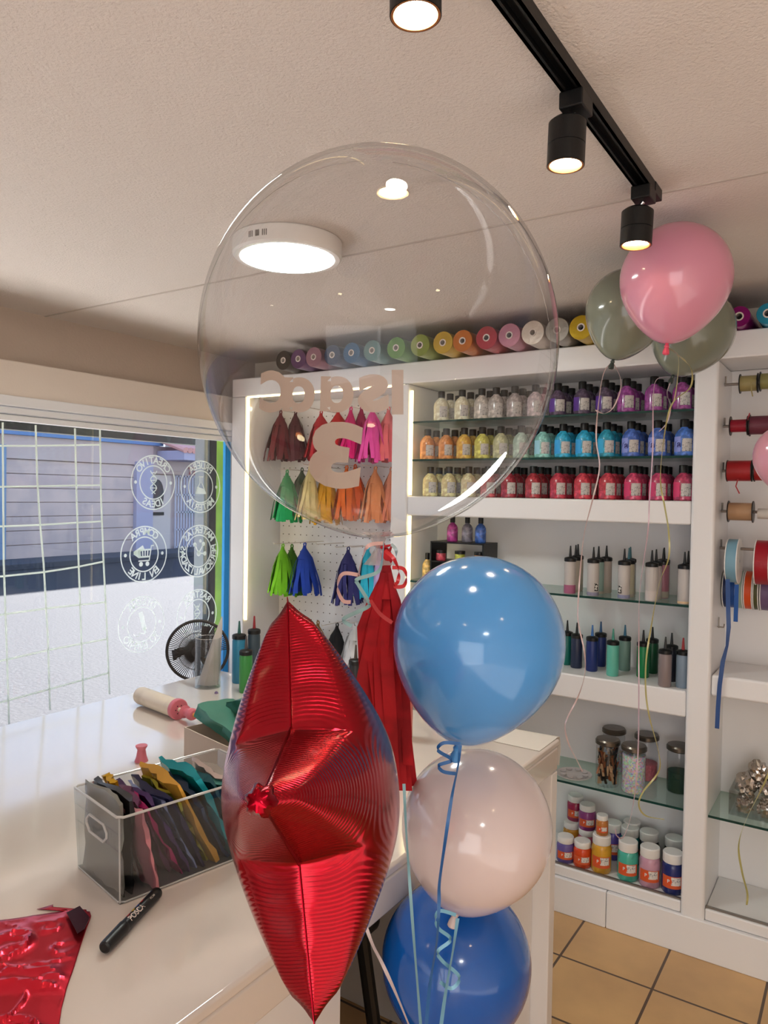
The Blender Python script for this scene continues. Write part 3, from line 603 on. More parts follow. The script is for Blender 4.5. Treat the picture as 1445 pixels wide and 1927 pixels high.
# ------------------------------------------------------------------ paint jars at the bottom
ORG = mat('label_orange', (214, 92, 48), .5)
def paint_jar(loc, color, lab, h, r, bc=False):
    t = thing('paint_jar', lab, 'paint jar', loc, 0, 'white-lidded paint jars on the bottom shelf')
    k = '%.3f%.3f' % (h, r); bh = h*.76
    obj('body', cached('pj'+k, mat('paint_'+color, color, .25, coat=.3, mix=(tuple(int(int(color[i:i+2], 16)*.86) for i in (0, 2, 4)), 22, .5, .62)), lambda: MB().lathe([(0, 0), (r*.9, 0), (r, .006), (r, bh*.86), (r*.9, bh*.97), (r*.84, bh), (0, bh)], n=28)), t)
    obj('lid', cached('pjl'+k, WHT, lambda: MB().lathe([(0, bh), (r*.9, bh), (r*.92, bh+.002), (r*.92, h-.003), (r*.86, h), (0, h)], n=28)), t)
    va = atan2(-loc[1], -loc[0])
    o = obj('label', cached('pjo'+k, ORG, lambda: patch(r+.0006, -1.0, 1.0, bh*.22, bh*.62, 12)), t); o.rotation_euler = (0, 0, va)
    w_ = obj('white_panel', cached('pjw'+k, mat('label_white', (226, 220, 214), .5, mix=((150, 146, 150), 220, .56, .6)), lambda: patch(r+.0010, -.1, .8, bh*.33, bh*.60, 8)), o)
    d_ = obj('logo_disc', cached('pjd'+k, mat('logo_red', (226, 84, 40), .5), lambda: discp(r+.0014, -.35, bh*.45, bh*.115)), o)
    q = ('P', k)
    if q not in CACHE:
        m = text_mb('P', bh*.16, .0004)
        for v in m.v: a = v.x/(r+.0018)-.35; v.xyz = ((r+.0018)*cos(a), (r+.0018)*sin(a), bh*.45+v.y)
        CACHE[q] = m.mesh('letter', WHT, False)
    obj('letter', CACHE[q], o)
    return t
def discp(r, a0, z0, rad, n=18):
    mb = MB(); mb.add([(r*cos(a0+rad*cos(2*pi*i/n)/r), r*sin(a0+rad*cos(2*pi*i/n)/r), z0+rad*sin(2*pi*i/n)) for i in range(n)], [tuple(range(n))]); return mb
def zj(x, y): p = onz(x, y, ZB); p.z = ZB+.0003; return p
J = {}
def pjar(key, x, y, color, lab, h, r, on=None, off=(0, 0)):
    if on: b, bh = J[on]; p = Vector((b.x+off[0], b.y+off[1], b.z+bh+.0003))
    else: p = zj(x, y)
    p.y = min(max(p.y, YS+.022+r), YB-.014-r); p.x = min(p.x, X3-.002-r)
    J[key] = (p, h); return paint_jar(p, color, lab, h, r)
pjar('a', 1062, 1620, '6a5aa0', 'short purple paint jar at the left end of the front row', .098, .034)
pjar('b', 1095, 1628, 'd84a20', 'short red orange paint jar beside the short purple one', .098, .034)
pjar('c', 1129, 1640, 'd8a030', 'tall yellow paint jar with a small jar stacked on it', .140, .037)
pjar('d', 1177, 1657, '48b09c', 'tall turquoise paint jar in the front row', .142, .038)
pjar('e', 1218, 1670, 'c898ac', 'tall pale pink paint jar in the front row', .142, .038)
pjar('f', 1259, 1687, '1c2a6c', 'tall navy blue paint jar next to the post', .145, .038)
pjar('g', 1075, 1590, 'c89030', 'short ochre paint jar behind the short purple one', .098, .034)
pjar('h', 0, 0, 'a02850', 'short magenta paint jar stacked on the ochre one', .100, .034, on='g', off=(.004, .03))
pjar('i', 1103, 1604, 'b0506a', 'short rose paint jar behind the red orange one', .098, .034)
pjar('j', 0, 0, '904080', 'short violet paint jar stacked on the rose one', .098, .034, on='i', off=(.0, .002))
pjar('k', 0, 0, 'c07a3a', 'small copper paint jar stacked on the tall yellow one', .075, .023, on='c')
pjar('l', 1152, 1612, '5a4aa0', 'tall purple paint jar behind the yellow one', .140, .037)
pjar('m', 1184, 1622, '2a8a8c', 'tall teal paint jar behind the turquoise one', .140, .037)
pjar('n', 1220, 1632, '141416', 'tall black paint jar behind the pale pink one', .142, .038)
pjar('o', 1268, 1645, '1c1a1a', 'tall dark grey paint jar behind the navy one', .142, .038)
J['m2'] = J['m']; p = J['m'][0]
paint_jar(Vector((p.x-.005, YB-.055, ZB+.0003)), '1c5a40', 'dark green paint jar at the back behind the teal one', .145, .036)

# ------------------------------------------------------------------ right bay: spools
RODM = mat('steel_rod', (150, 146, 142), .3, .9)
def rod(y, z, x0, x1, lab):
    t = thing('spool_rod', lab, 'rod', (x0, y, z), 0, 'steel rods across the right bay')
    MB().tube([(x0, y, z), (x1, y, z)], .005, 10).build('bar', RODM, t)
    MB().tube([(x0+.004, y, z-.005), (x0+.004, y, z+.03)], .003, 8).build('bracket', RODM, t)
def spool(x, y, z, w, r, color, lab, fr_=.034, fl=True, tail=None, flc=BLACK):
    t = thing('ribbon_spool', lab, 'ribbon spool', (x, y, z), 0, 'ribbon spools on the rods')
    M = Matrix.Rotation(pi/2, 4, 'Y')
    MB().lathe([(.006, -w/2), (r, -w/2), (r, w/2), (.006, w/2)], n=32, M=M, cap=False).build('thread', mat('thread_'+color, color, .42, sheen=.2, bump=(160, .3, .002)), t, world=False)
    if fl:
        for s_ in (-1, 1): MB().lathe([(.006, s_*(w/2)), (fr_, s_*(w/2)), (fr_, s_*(w/2+.003)), (.006, s_*(w/2+.003))], n=32, M=M, cap=False).build('flange', flc, t, world=False)
    if tail: MB().strip([Vector(q) for q in tail], .004, (1, 0, 0)).build('loose_end', mat('thread_'+color, color, .42), t, world=False)
    return t
YR = YS+.10
def rz_(py, px=1400): return ony(px, py, YR).z
def rx_(px, py): return ony(px, py, YR).x
xrod0 = X4+.002
for i, (py, lab) in enumerate(((722, 'top steel rod with gold spools'), (801, 'second steel rod with wine red spools'), (886, 'third steel rod with the red cord spool'), (963, 'fourth steel rod with the copper ribbon spool'), (1033, 'lowest steel rod with wide ribbon reels'))):
    rod(YR, rz_(py), xrod0, XE-.085, lab)
def spx(xa, xb, py, r_px, color, lab, fr_=.034, **k):
    a, b = rx_(xa, py), rx_(xb, py); spool((a+b)/2, YR, rz_(py), b-a-.006, r_px, color, lab, fr_, **k)
spx(1392, 1427, 722, .027, '9a8c5c', 'gold ribbon spool, first on the top rod', tail=[(.01, -.027, 0), (.012, -.03, -.03), (.016, -.028, -.05)])
spx(1430, 1470, 720, .027, '8a8450', 'olive gold ribbon spool beside the first gold one')
spx(1374, 1408, 801, .022, '9c1830', 'crimson ribbon spool at the left of the second rod', tail=[(.02, -.02, 0), (.03, -.026, .02), (.036, -.03, .04)])
spx(1410, 1460, 801, .032, '6a3040', 'wide wine coloured ribbon spool partly behind the pink balloon', fr_=.038)
spx(1368, 1416, 886, .036, 'a01c22', 'bright red cord spool on the third rod', fr_=.038, tail=[(.0, -.037, -.03), (-.006, -.036, -.055), (.006, -.034, -.08)])
spx(1419, 1465, 886, .034, '981a1e', 'red ribbon spool half hidden by the pink balloon', fr_=.038)
spx(1370, 1418, 963, .031, 'b08a68', 'shiny copper ribbon spool on the fourth rod', fr_=.038)
spx(1424, 1475, 966, .018, 'c8c0b8', 'narrow silver spool beside the copper one', fr_=.02, fl=False)
def reel(xa, xb, py, r, color, lab, yo=0., zz=None):
    a, b = rx_(xa, py), rx_(xb, py); z = rz_(py) if zz is None else zz
    t = spool((a+b)/2, YR+yo, z, b-a, r, color, lab, r+.003, fl=True, flc=WHT); return t
z5 = rz_(1056); reel(1372, 1391, 1060, .076, '7aa4b8', 'wide light blue ribbon reel on the lowest rod', zz=z5, yo=-.012)
reel(1425, 1450, 1060, .076, 'a01424', 'wide red ribbon reel at the right end of the lowest rod', zz=z5, yo=-.012)
z6 = ony(1390, 1115, YR).z
rod(YR+.108, z6, xrod0, XE-.085, 'steel rod low at the back, behind the wide reels')
for xa, xb, c_, nm in ((1364, 1374, '1c2c58', 'narrow navy ribbon reel'), (1376, 1388, '1c50a0', 'royal blue ribbon reel'), (1390, 1401, '9cb0a0', 'sage ribbon reel'), (1403, 1419, 'd8501c', 'orange ribbon reel'), (1421, 1430, '50502c', 'olive ribbon reel'), (1433, 1452, '70587c', 'wide purple ribbon reel')):
    a, b = ony(xa, 1115, YR+.108).x, ony(xb, 1115, YR+.108).x
    if a > xrod0: spool((a+b)/2, YR+.108, z6, (b-a)*.8, .068, c_, nm+' on the low back rod', .0705, flc=WHT)
# blue ribbon tail
RB = mat('blue_ribbon', (44, 78, 136), .4)
tp = [(1369, 1090), (1370, 1140), (1371, 1180), (1368, 1215), (1360, 1245), (1354, 1290), (1351, 1330), (1349, 1371)]
tag(MB().strip([ony(x, y, YS-.012) for x, y in tp], .014, [Vector((1, .2*(i == 3), 0)) if i != 3 else Vector((.5, .8, 0)) for i in range(8)]).build('ribbon_strip', RB), 'long blue ribbon end hanging down in front of the right bay ledge', 'ribbon')
tag(MB().strip([ony(x, y, YR-.05) for x, y in ((1386, 1100), (1385, 1140), (1384, 1170))], .014, (1, 0, 0)).build('ribbon_strip', mat('royal_ribbon', (24, 82, 158), .4)), 'short royal blue ribbon end hanging below the wide reels', 'ribbon')
hk = MB(); p = onx(1360, 1175, X4+.002); p = Vector((X4+.001, YS+.10, ony(1356, 1180, YS+.10).z)); hk.tube([p, p+Vector((.02, 0, 0)), p+Vector((.022, 0, .012))], .0025, 8).tube([p+Vector((.004, 0, -.004)), p+Vector((.004, 0, .035))], .0025, 8)
tag(hk.build('wall_hook', RODM), 'empty steel hook on the side of the right bay', 'hook')
# acrylic box of silver foil balls
bz = .5033; p = Vector((ony(1372, 1530, YS+.08).x, YS+.06, bz)); BXW, BXD, BXH = .17, .15, .085
bx = thing('acrylic_box', 'clear acrylic box of silver foil balls on the right glass shelf', 'box', (p.x, p.y, bz))
def openbox(x0, x1, y0, y1, z0, z1, t=.002):
    return MB().bb(x0, x1, y0, y1, z0, z0+t).bb(x0, x0+t, y0, y1, z0+t, z1).bb(x1-t, x1, y0, y1, z0+t, z1).bb(x0+t, x1-t, y0, y0+t, z0+t, z1).bb(x0+t, x1-t, y1-t, y1, z0+t, z1)
openbox(p.x, p.x+BXW, p.y, p.y+BXD, bz, bz+BXH).build('tray', ACRYL, bx, smooth=False)
SIL = mat('silver_foil', (196, 190, 184), .16, 1.)
def foilball(c, r, lab, seed, sc=(1, 1, 1)):
    rng = random.Random(seed); b = bmesh.new(); bmesh.ops.create_icosphere(b, subdivisions=3, radius=r)
    for v in b.verts: d = v.co.normalized(); v.co = Vector((d.x*sc[0], d.y*sc[1], d.z*sc[2]))*(r*(.82+.34*noise.noise(d*3.2+Vector((seed, 0, 0)))+.24*rng.random()))
    me = bpy.data.meshes.new('foil'); b.to_mesh(me); b.free(); me.materials.append(SIL)
    return tag(obj('foil_ball', me, None, c), lab, 'foil ball', 'silver foil balls in the acrylic box')
fb = [(.045, .035, .032, 'front left'), (.115, .035, .032, 'front right'), (.04, .11, .032, 'rear left'), (.115, .115, .032, 'rear right')]
for i, (dx, dy, dz, nm) in enumerate(fb): foilball((p.x+dx, p.y+dy, bz+dz), .029, 'crumpled silver foil ball, %s in the bottom of the acrylic box' % nm, i+1)
for i, (dx, dy, dz, nm, sc) in enumerate(((.045, .07, .092, 'upper left with a torn peak', (1.1, 1, 1.3)), (.115, .08, .09, 'upper right', (1, 1.1, 1)), (.08, .09, .142, 'topmost of the heap', (1, 1, 1.2)))):
    foilball((p.x+dx, p.y+dy, bz+dz), .034, 'crumpled silver foil ball, %s' % nm, i+11, sc)

# ------------------------------------------------------------------ rolls on top of the cabinets
def roll(px, py, color, nm, r=.036, y0=YS-.10, metal=.5, layer=0, core=None, ang=0):
    p = ony(px, py, y0); z = ZT+.0004+r if layer == 0 else p.z
    t = thing('wrap_roll', nm, 'roll of film', (p.x, y0, z), 0, 'rolls lying on top of the cabinets')
    M = Matrix.Rotation(-pi/2+0, 4, 'X'); L = YB-y0-.01
    MB().lathe([(.014, 0), (r-.001, 0), (r, .001), (r, L), (.014, L)], n=28, M=M, cap=False).build('film', mat('film_'+color, color, .3, metal, bump=(35, .25, .01)), t, world=False)
    MB().lathe([(.010, -.002), (.0145, -.002), (.0145, L), (.010, L)], n=20, M=M, cap=False).build('core', mat('core_white', (225, 214, 206), .5), t, world=False)
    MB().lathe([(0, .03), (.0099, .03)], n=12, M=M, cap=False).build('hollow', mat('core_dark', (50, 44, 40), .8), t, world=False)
rl = [(533, 674, '4a4440', 'dark grey film roll at the far left of the cabinet top', .030), (561, 671, '6a4a70', 'plum film roll second from the left on the cabinet top', .031), (590, 668, 'a07888', 'dusty rose film roll between the plum and navy rolls', .033),
      (625, 664, '3c4a68', 'navy film roll on the cabinet top', .033), (661, 662, '28608c', 'blue film roll beside the navy one', .035), (700, 658, '5c8486', 'grey teal film roll on the cabinet top', .036), (745, 654, '5c9040', 'green film roll on the cabinet top', .036), (790, 652, '8a9a48', 'olive green film roll beside the green one', .034), (833, 650, 'c8a840', 'yellow film roll on the cabinet top', .034),
      (870, 645, 'c87838', 'orange film roll beside the yellow one', .034), (915, 642, 'b04048', 'red film roll on the cabinet top', .038), (958, 636, 'c08498', 'pink film roll beside the red one', .036), (1002, 630, 'd4c8bc', 'white film roll beside the pink one', .036), (1048, 622, '9a948c', 'silver film roll beside the clear bubble balloon', .034), (1093, 618, 'b89820', 'gold film roll half behind the grey green balloon', .033)]
rl += [(1150, 612, 'a88c5c', 'tan film roll behind the grey green balloons', .034), (1210, 604, '8c6c44', 'bronze film roll behind the pink balloon', .034), (1270, 598, 'b8a070', 'pale gold film roll behind the pink balloon', .034), (1330, 590, '8a5a28', 'brown film roll behind the right grey green balloon', .034)]
xprev = -9
for x, y, c_, nm, r in rl:
    px0 = ony(x, y, YS-.10).x; r = .045
    if px0-r < xprev: r = max(.022, (px0-xprev)-.0005) if px0-xprev > .022 else .022
    if px0-r < xprev: px0 = xprev+r
    roll(x, y, c_, nm, r, layer=0); xprev = px0+r+.0005
roll(1391, 583, '8c1070', 'magenta film roll at the right end, white core showing', .034, y0=YS-.05)
roll(1445, 577, '2890b0', 'turquoise film roll at the right edge of the picture', .034, y0=YS-.05)

# ------------------------------------------------------------------ tassels on the pegboard
PEG = mat('white_peg', (220, 212, 204), .35)
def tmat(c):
    rgb = tuple(min(250, int(int(c[i:i+2], 16)*1.14+6)) for i in (0, 2, 4)); return mat('tissue_'+c, rgb, .85, bump=(120, .2, .003), mix=(tuple(int(v*.80) for v in rgb), 5, .40, .60))  # darker noise tone: shading between the strips put into the colour

def tassel(px, py, y, color, lab, L=.235, Wd=.055, seed=0, n=26, light=None, cols=None, flare=1.):
    p = ony(px, py, y); rng = random.Random(seed*7+3)
    t = thing('tissue_tassel', lab, 'tassel', p, 0, 'tissue tassels on the pegboard')
    mb = MB()
    for i in range(n):
        a = 2*pi*i/n+rng.uniform(-.1, .1); rad = Wd*(.62+.5*rng.random()+.1*(i % 2))*flare; LL = L*(.93+.1*rng.random()); w = .018+.006*rng.random()
        pts = []; sd_ = []
        for k in range(6):
            q = k/5; rr = .007+rad*(q**.62)*.98 + .003*sin(q*9+i); z = -.018-(LL-.018)*q
            aa = a+.15*sin(q*3+i*1.7); pts.append((rr*cos(aa), rr*sin(aa)*.75, z)); sd_.append(Vector((-sin(aa), cos(aa), 0)))
        mb.strip(pts, [w*.35, w*.7, w, w, w, w*.95], sd_, .0006)
    for k in range(6): a = k*pi/3; 
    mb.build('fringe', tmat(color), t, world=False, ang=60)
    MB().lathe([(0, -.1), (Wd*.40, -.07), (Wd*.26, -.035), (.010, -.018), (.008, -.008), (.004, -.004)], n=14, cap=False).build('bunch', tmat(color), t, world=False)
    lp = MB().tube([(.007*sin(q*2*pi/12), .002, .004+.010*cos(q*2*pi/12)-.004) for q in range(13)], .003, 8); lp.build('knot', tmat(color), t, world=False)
def peg(px, py, y_t, lab):
    """horizontal hook from the board"""
    p = ony(px, py, y_t)
    q = Vector((p.x, YB-.015, p.z+.010)); tag(MB().tube([q, Vector((p.x, YS+.05, p.z+.013)), Vector((p.x, YS+.045, p.z+.02))], .0022, 8).build('peg_hook', PEG), lab, 'hook', 'hooks in the pegboard')
TS = [ # px, py(top), Y, color, name, L, W
 (528, 776, 2.93, '5c1420', 'maroon tassel, front one on the top left hook', .235, .058), (556, 776, 2.965, '4c1a24', 'dark wine tassel behind the maroon one', .235, .05),
 (604, 776, 2.90, 'a81424', 'red tassel, front one on the second top hook', .22, .062), (636, 772, 2.97, 'c01c28', 'brighter red tassel right of the front red one', .22, .062),
 (660, 770, 2.90, 'c8146c', 'hot magenta tassel in the top row', .225, .04), (680, 768, 2.95, '9c1450', 'deep magenta tassel behind the hot magenta one', .225, .04),
 (701, 768, 2.90, 'e0489c', 'bright pink tassel in the top row', .24, .055), (731, 770, 2.93, 'e0646c', 'coral pink tassel at the right end of the top row', .235, .05),
 (540, 888, 2.87, '1c9050', 'emerald green tassel in the middle row', .235, .058), (568, 884, 2.97, '3c5038', 'dark olive tassel behind the emerald one', .22, .048),
 (583, 880, 2.86, 'd8c484', 'cream yellow tassel in the middle row', .24, .045), (614, 884, 2.92, 'e09c14', 'golden yellow tassel in the middle row', .25, .056),
 (652, 880, 2.92, 'e8600c', 'orange tassel in the middle row', .24, .052), (668, 878, 2.965, 'd85410', 'deep orange tassel behind the orange one', .235, .05),
 (706, 882, 2.92, 'e88858', 'salmon tassel in the middle row', .235, .05), (736, 884, 2.95, 'e08468', 'rosy salmon tassel beside the mid cabinet post', .235, .045),
 (532, 1027, 2.88, '6cb41c', 'lime green tassel in the bottom row', .235, .050), (549, 1028, 2.95, '3c6c18', 'moss green tassel behind the lime one', .23, .045),
 (573, 1025, 2.88, '1c3c9c', 'royal blue tassel in the bottom row', .235, .058), (655, 1033, 2.91, '2c2c64', 'navy blue tassel in the bottom row', .25, .056), 
 (692, 1032, 2.95, '2cb0cc', 'turquoise tassel half hidden by curly ribbons', .22, .048), (715, 1030, 2.965, 'b8a0cc', 'lavender tassel beside the turquoise one', .22, .045),
 (598, 1172, 2.97, '8a6030', 'brown tassel peeking over the star balloon', .2, .045), (634, 1176, 2.93, '1c1c1e', 'black tassel low on the pegboard', .2, .05), (668, 1176, 2.88, 'dcdcdc', 'white tassel low on the pegboard', .22, .062)]
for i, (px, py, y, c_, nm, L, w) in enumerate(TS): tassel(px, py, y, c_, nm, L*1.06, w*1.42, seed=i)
for px, py, y, nm in ((528, 776, 2.93, 'white hook holding the maroon tassels'), (604, 776, 2.9, 'white hook holding the red tassels'), (660, 770, 2.9, 'white hook holding the magenta tassel'), (701, 768, 2.9, 'white hook holding the pink tassel'), (731, 770, 2.93, 'white hook holding the coral tassel'),
        (540, 888, 2.87, 'white hook holding the emerald tassel'), (583, 880, 2.86, 'white hook holding the cream tassel'), (614, 884, 2.92, 'white hook holding the golden tassel'), (652, 880, 2.92, 'white hook holding the orange tassels'), (706, 882, 2.92, 'white hook holding the salmon tassel'),
        (532, 1027, 2.88, 'white hook holding the lime tassel'), (573, 1025, 2.88, 'white hook holding the blue tassel'), (612, 1028, 2.88, 'empty white hook right of the blue tassel'), (655, 1033, 2.91, 'white hook holding the navy tassel'), (692, 1032, 2.95, 'white hook holding the turquoise tassel'),
        (634, 1176, 2.93, 'white hook holding the black tassel'), (668, 1176, 2.88, 'white hook holding the white tassel')): peg(px, py, y, nm)

# ------------------------------------------------------------------ counter
CT = .95; CX0, CX1, CY0, CY1 = -1.975, -.688, -1.2, 1.93
TOP = mat('white_gloss_top', (218, 206, 196), .09, coat=1., spec=.7, bump=(6, .02, .004))
FRT = mat('counter_front', (226, 220, 216), .3)
ct = thing('counter', 'long glossy white counter between the window and the shop floor', 'counter', ((CX0+CX1)/2, .5, 0))
MB().bb(CX0, CX1, CY0, CY1, CT-.02, CT).build('top', TOP, ct, bevel=.006)
MB().bb(CX0+.005, CX1-.003, CY0, CY1-.003, CT-.085, CT-.0205).build('apron', TOP, ct, bevel=.006)
MB().bb(CX0+.05, CX1-.003, CY1-.045, CY1-.004, 0, CT-.0855).build('end_panel', FRT, ct, bevel=.004)
MB().bb(CX1-.07, CX1-.05, 1.42, CY1-.046, 0, CT-.086).build('front_panel', FRT, ct, bevel=.002)
MB().bb(CX1-.045, CX1-.025, CY0, .98, 0, CT-.086).build('front_panel', FRT, ct, bevel=.002)
MB().bb(CX0+.3, CX0+.32, CY0, CY1-.05, 0, CT-.086).build('rear_panel', FRT, ct, bevel=.002)
sl = thing('stool', 'black stool pushed under the counter beside the star balloon', 'stool', (-.95, 1.22, 0))
MB().box((-1.03, 1.2, .70), (.32, .30, .10)).build('seat', BLKM, sl, bevel=.02)
for dx in (-1, 1):
    for dy in (-1, 1): MB().tube([(-1.03+dx*.12, 1.2+dy*.12, .66), (-1.03+dx*.18, 1.2+dy*.20, .0)], .016, 10).build('leg', BLKM, sl)
ps = MB()
ps.strip([(-.80, 1.80, CT+.0012), (-.80, 1.90, CT+.0014), (-.80, 1.926, CT+.0016), (-.80, 1.944, CT-.004), (-.80, 1.952, CT-.03), (-.805, 1.957, CT-.075)], .21, (1, .06, 0), .0008)
tag(ps.build('paper_sheet', mat('white_paper', (214, 206, 196), .8), ang=60), 'off white paper sheet draped over the far end of the counter', 'paper')
# ------------------------------------------------------------------ things on the counter
def cz(x, y): return onz(x, y, CT+.0005)
# marker
a = cz(196, 1797); b = cz(297, 1690); a.z = b.z = CT+.0105; d = (b-a); L = d.length; d.normalize()
a -= d*.001; t = thing('marker_pen', 'black paint marker lying on the counter beside the clear bin', 'marker', a)
M = d.to_track_quat('Z', 'Y').to_matrix().to_4x4()
MB().lathe([(0, 0), (.006, 0), (.0085, .002), (.009, .006), (.0095, .045), (.0098, .052), (.0092, .053)], M=M, c=a, n=24).build('cap', mat('marker_cap', (16, 15, 16), .4), t)
MB().lathe([(0, .052), (.0088, .052), (.0088, L-.012), (.0092, L-.011), (.0092, L-.003), (.008, L), (0, L)], M=M, c=a, n=24).build('barrel', BLACK, t)
vw = (CP-a).normalized(); vw = (vw-d*vw.dot(d)).normalized(); sd_ = d.cross(vw)
def onbarrel(u, v, r=.0091):
    th = v/r; return a+d*u+(vw*cos(th)+sd_*sin(th))*r
for name, txt, u0_, sz, colr, v0 in (('lettering', 'POSCA', .080, .0125, (222, 205, 195), -.002), ('small_print', 'PC-5M', .125, .0045, (190, 180, 172), -.001)):
    q = text_mb(txt, sz, (.00015 if sz > .01 else .00005))
    for v in q.v: v.xyz = onbarrel(u0_+v.x, -v.y+v0)
    q.build(name, mat(name+'_ink', colr, .5), t, smooth=False)
for k, c_ in enumerate(((190, 40, 40), (220, 180, 40), (60, 90, 170), (190, 40, 40))):
    q = MB(); vs = [onbarrel(.065+k*.013+e, -.011+f) for e, f in ((0, 0), (.008, 0), (.008, .0022), (0, .0022))]; q.add(vs, [(0, 1, 2, 3)]); q.build('color_mark', mat('mark%d' % (k % 3), c_, .5), t, smooth=False)
# red foil sheet, lower left
REDF = mat('red_foil', (214, 44, 62), .24, .9)
rb = [(1712, 168), (1725, 172), (1745, 164), (1780, 152), (1820, 140), (1860, 126), (1900, 116), (1940, 110), (2000, 104), (2060, 100)]
def rx(y):
    for (ya, xa), (yb, xb) in zip(rb[:-1], rb[1:]):
        if ya <= y <= yb: return xa+(xb-xa)*(y-ya)/(yb-ya)
    return rb[-1][1]
N, Mq = 110, 80; vs = []; fs = []
for j in range(Mq):
    for i in range(N):
        u, v = i/(N-1), j/(Mq-1)
        ytop = 1724+10*sin(u*5) if u < .8 else 1724+10*sin(4)-(u-.8)*5*14
        y = ytop+(2040-ytop)*v; xr = rx(y); x = -140+(xr+140)*u
        p = onz(x, y, CT+.001); n1 = noise.noise(Vector((p.x*9+p.y*5, p.y*13-p.x*4, 2))); n2 = noise.noise(Vector((p.x*22-p.y*13, p.y*17+p.x*9, 7))); nz = max(0, 1-abs(n1)*5)**2*.55+max(0, 1-abs(n2)*5)**2*.30
        edge = min(1, 6*min(u if u > .01 else 1, 1-u, v*1.2)+.05); p.z = CT+.0012+max(0, .002+.012*nz)*edge; vs.append(p)
for j in range(Mq-1):
    for i in range(N-1): k = j*N+i; fs.append((k, k+1, k+N+1, k+N))
o = MB().add(vs, fs).build('foil_sheet', REDF, smooth=True, ang=14); md = o.modifiers.new('solid', 'SOLIDIFY'); md.thickness = .0004
tag(o, 'crumpled metallic red foil lying flat in the lower left corner', 'foil')
o.data.materials[0] = REDF
fp = [cz(125, 1728), cz(150, 1716), cz(169, 1737), cz(158, 1762), cz(146, 1768)]
fl = MB(); base = [Vector((q.x, q.y, CT+.006)) for q in fp]; topv = [Vector((q.x, q.y, CT+.0068)) for q in fp]; n = len(fp)
fl.add(base+topv, [tuple(range(n)), tuple(range(n, 2*n))]+[(i, (i+1) % n, (i+1) % n+n, i+n) for i in range(n)])
for v in fl.v: v.z += .006*noise.noise(v*40)+.004
fo = fl.build('folded_corner', mat('red_foil_back', (70, 8, 22), .35, .9), o); fo['label'] = 'dark folded corner'
# clear bin
Pn = cz(222, 1709); Pl = cz(133, 1634); Pr = cz(458, 1616)
ex = (Pr-Pn); ex.z = 0; ex.normalize(); ey = Vector((-ex.y, ex.x, 0))
if ey.dot(Pl-Pn) < 0: ey = -ey
BL, BW = .285, abs((Pl-Pn).dot(ey)); dpt = (Pn-CP).dot(fwd); BH = (1709-1543)/F*dpt*1.02
rzb = atan2(ex.y, ex.x); s_y = 1 if Vector((-ex.y, ex.x, 0)).dot(ey) > 0 else -1
t = thing('storage_bin', 'clear plastic bin with side handles, filled with folded foil balloons', 'bin', (Pn.x, Pn.y, CT+.0008), rzb)
def lb(u, v, z): return Vector((u, v*s_y, z))
BT = .0025; ins = .006
def wall(mb, p0, p1, q0, q1):
    pass
bn = MB()
bn.box(lb(BL/2, BW/2, BT/2), (BL-2*ins, BW-2*ins, BT))
def slab(u0, v0, u1, v1, z0=.0, z1=None, t_=BT, lean=ins):
    z1 = BH if z1 is None else z1
    a_ = lb(u0, v0, 0); b_ = lb(u1, v1, 0); cx, cy = BL/2, BW/2*s_y
    dirv = (b_-a_).normalized(); nn = Vector((-dirv.y, dirv.x, 0)); 
    if nn.dot(Vector((cx, cy, 0))-a_) < 0: nn = -nn
    f0 = lean*(1-z0/BH); f1 = lean*(1-z1/BH)
    A = [a_+nn*f0+dirv*f0, b_+nn*f0-dirv*f0, b_+nn*(f0+t_)-dirv*(f0+t_), a_+nn*(f0+t_)+dirv*(f0+t_)]
    B = [a_+nn*f1+dirv*f1, b_+nn*f1-dirv*f1, b_+nn*(f1+t_)-dirv*(f1+t_), a_+nn*(f1+t_)+dirv*(f1+t_)]
    bn.add([q+Vector((0, 0, z0)) for q in A]+[q+Vector((0, 0, z1)) for q in B], [(3, 2, 1, 0), (4, 5, 6, 7), (0, 1, 5, 4), (1, 2, 6, 5), (2, 3, 7, 6), (3, 0, 4, 7)])
slab(0, 0, BL, 0); slab(0, BW, BL, BW); slab(BL, 0, BL, BW)
hz0, hz1, hv0, hv1 = BH*.60, BH*.80, BW*.26, BW*.70
slab(0, 0, 0, BW, 0, hz0); slab(0, 0, 0, BW, hz1, BH); slab(0, 0, 0, hv0+.004, hz0, hz1); slab(0, hv1-.004, 0, BW, hz0, hz1)
bn.build('tub', ACRYL, t, smooth=False, world=False)
RIM = mat('clear_rim', (216, 212, 206), .12, alpha=.55, spec=.8)
MB().tube([lb(0, .008, BH), lb(.008, 0, BH), lb(BL-.008, 0, BH), lb(BL, .008, BH), lb(BL, BW-.008, BH), lb(BL-.008, BW, BH), lb(.008, BW, BH), lb(0, BW-.008, BH), lb(0, .008, BH)], .0022, 8).build('rim', RIM, t, world=False)
MB().tube([lb(ins, ins+.008, .002), lb(ins+.008, ins, .002), lb(BL-ins, ins, .002), lb(BL-ins, BW-ins, .002), lb(ins, BW-ins, .002), lb(ins, ins+.008, .002)], .0016, 8).build('base_edge', RIM, t, world=False)
MB().tube([lb(ins, ins, .003), lb(.0015, .0015, BH)], .0014, 6).build('corner_edge', RIM, t, world=False)
hp = [(hv0+.012, hz0), (hv1-.012, hz0), (hv1, hz0+.01), (hv1, hz1-.01), (hv1-.012, hz1), (hv0+.012, hz1), (hv0, hz1-.01), (hv0, hz0+.01), (hv0+.012, hz0)]
MB().tube([lb(.001, v, z) for v, z in hp], .0022, 8).build('handle_rim', RIM, t, world=False)
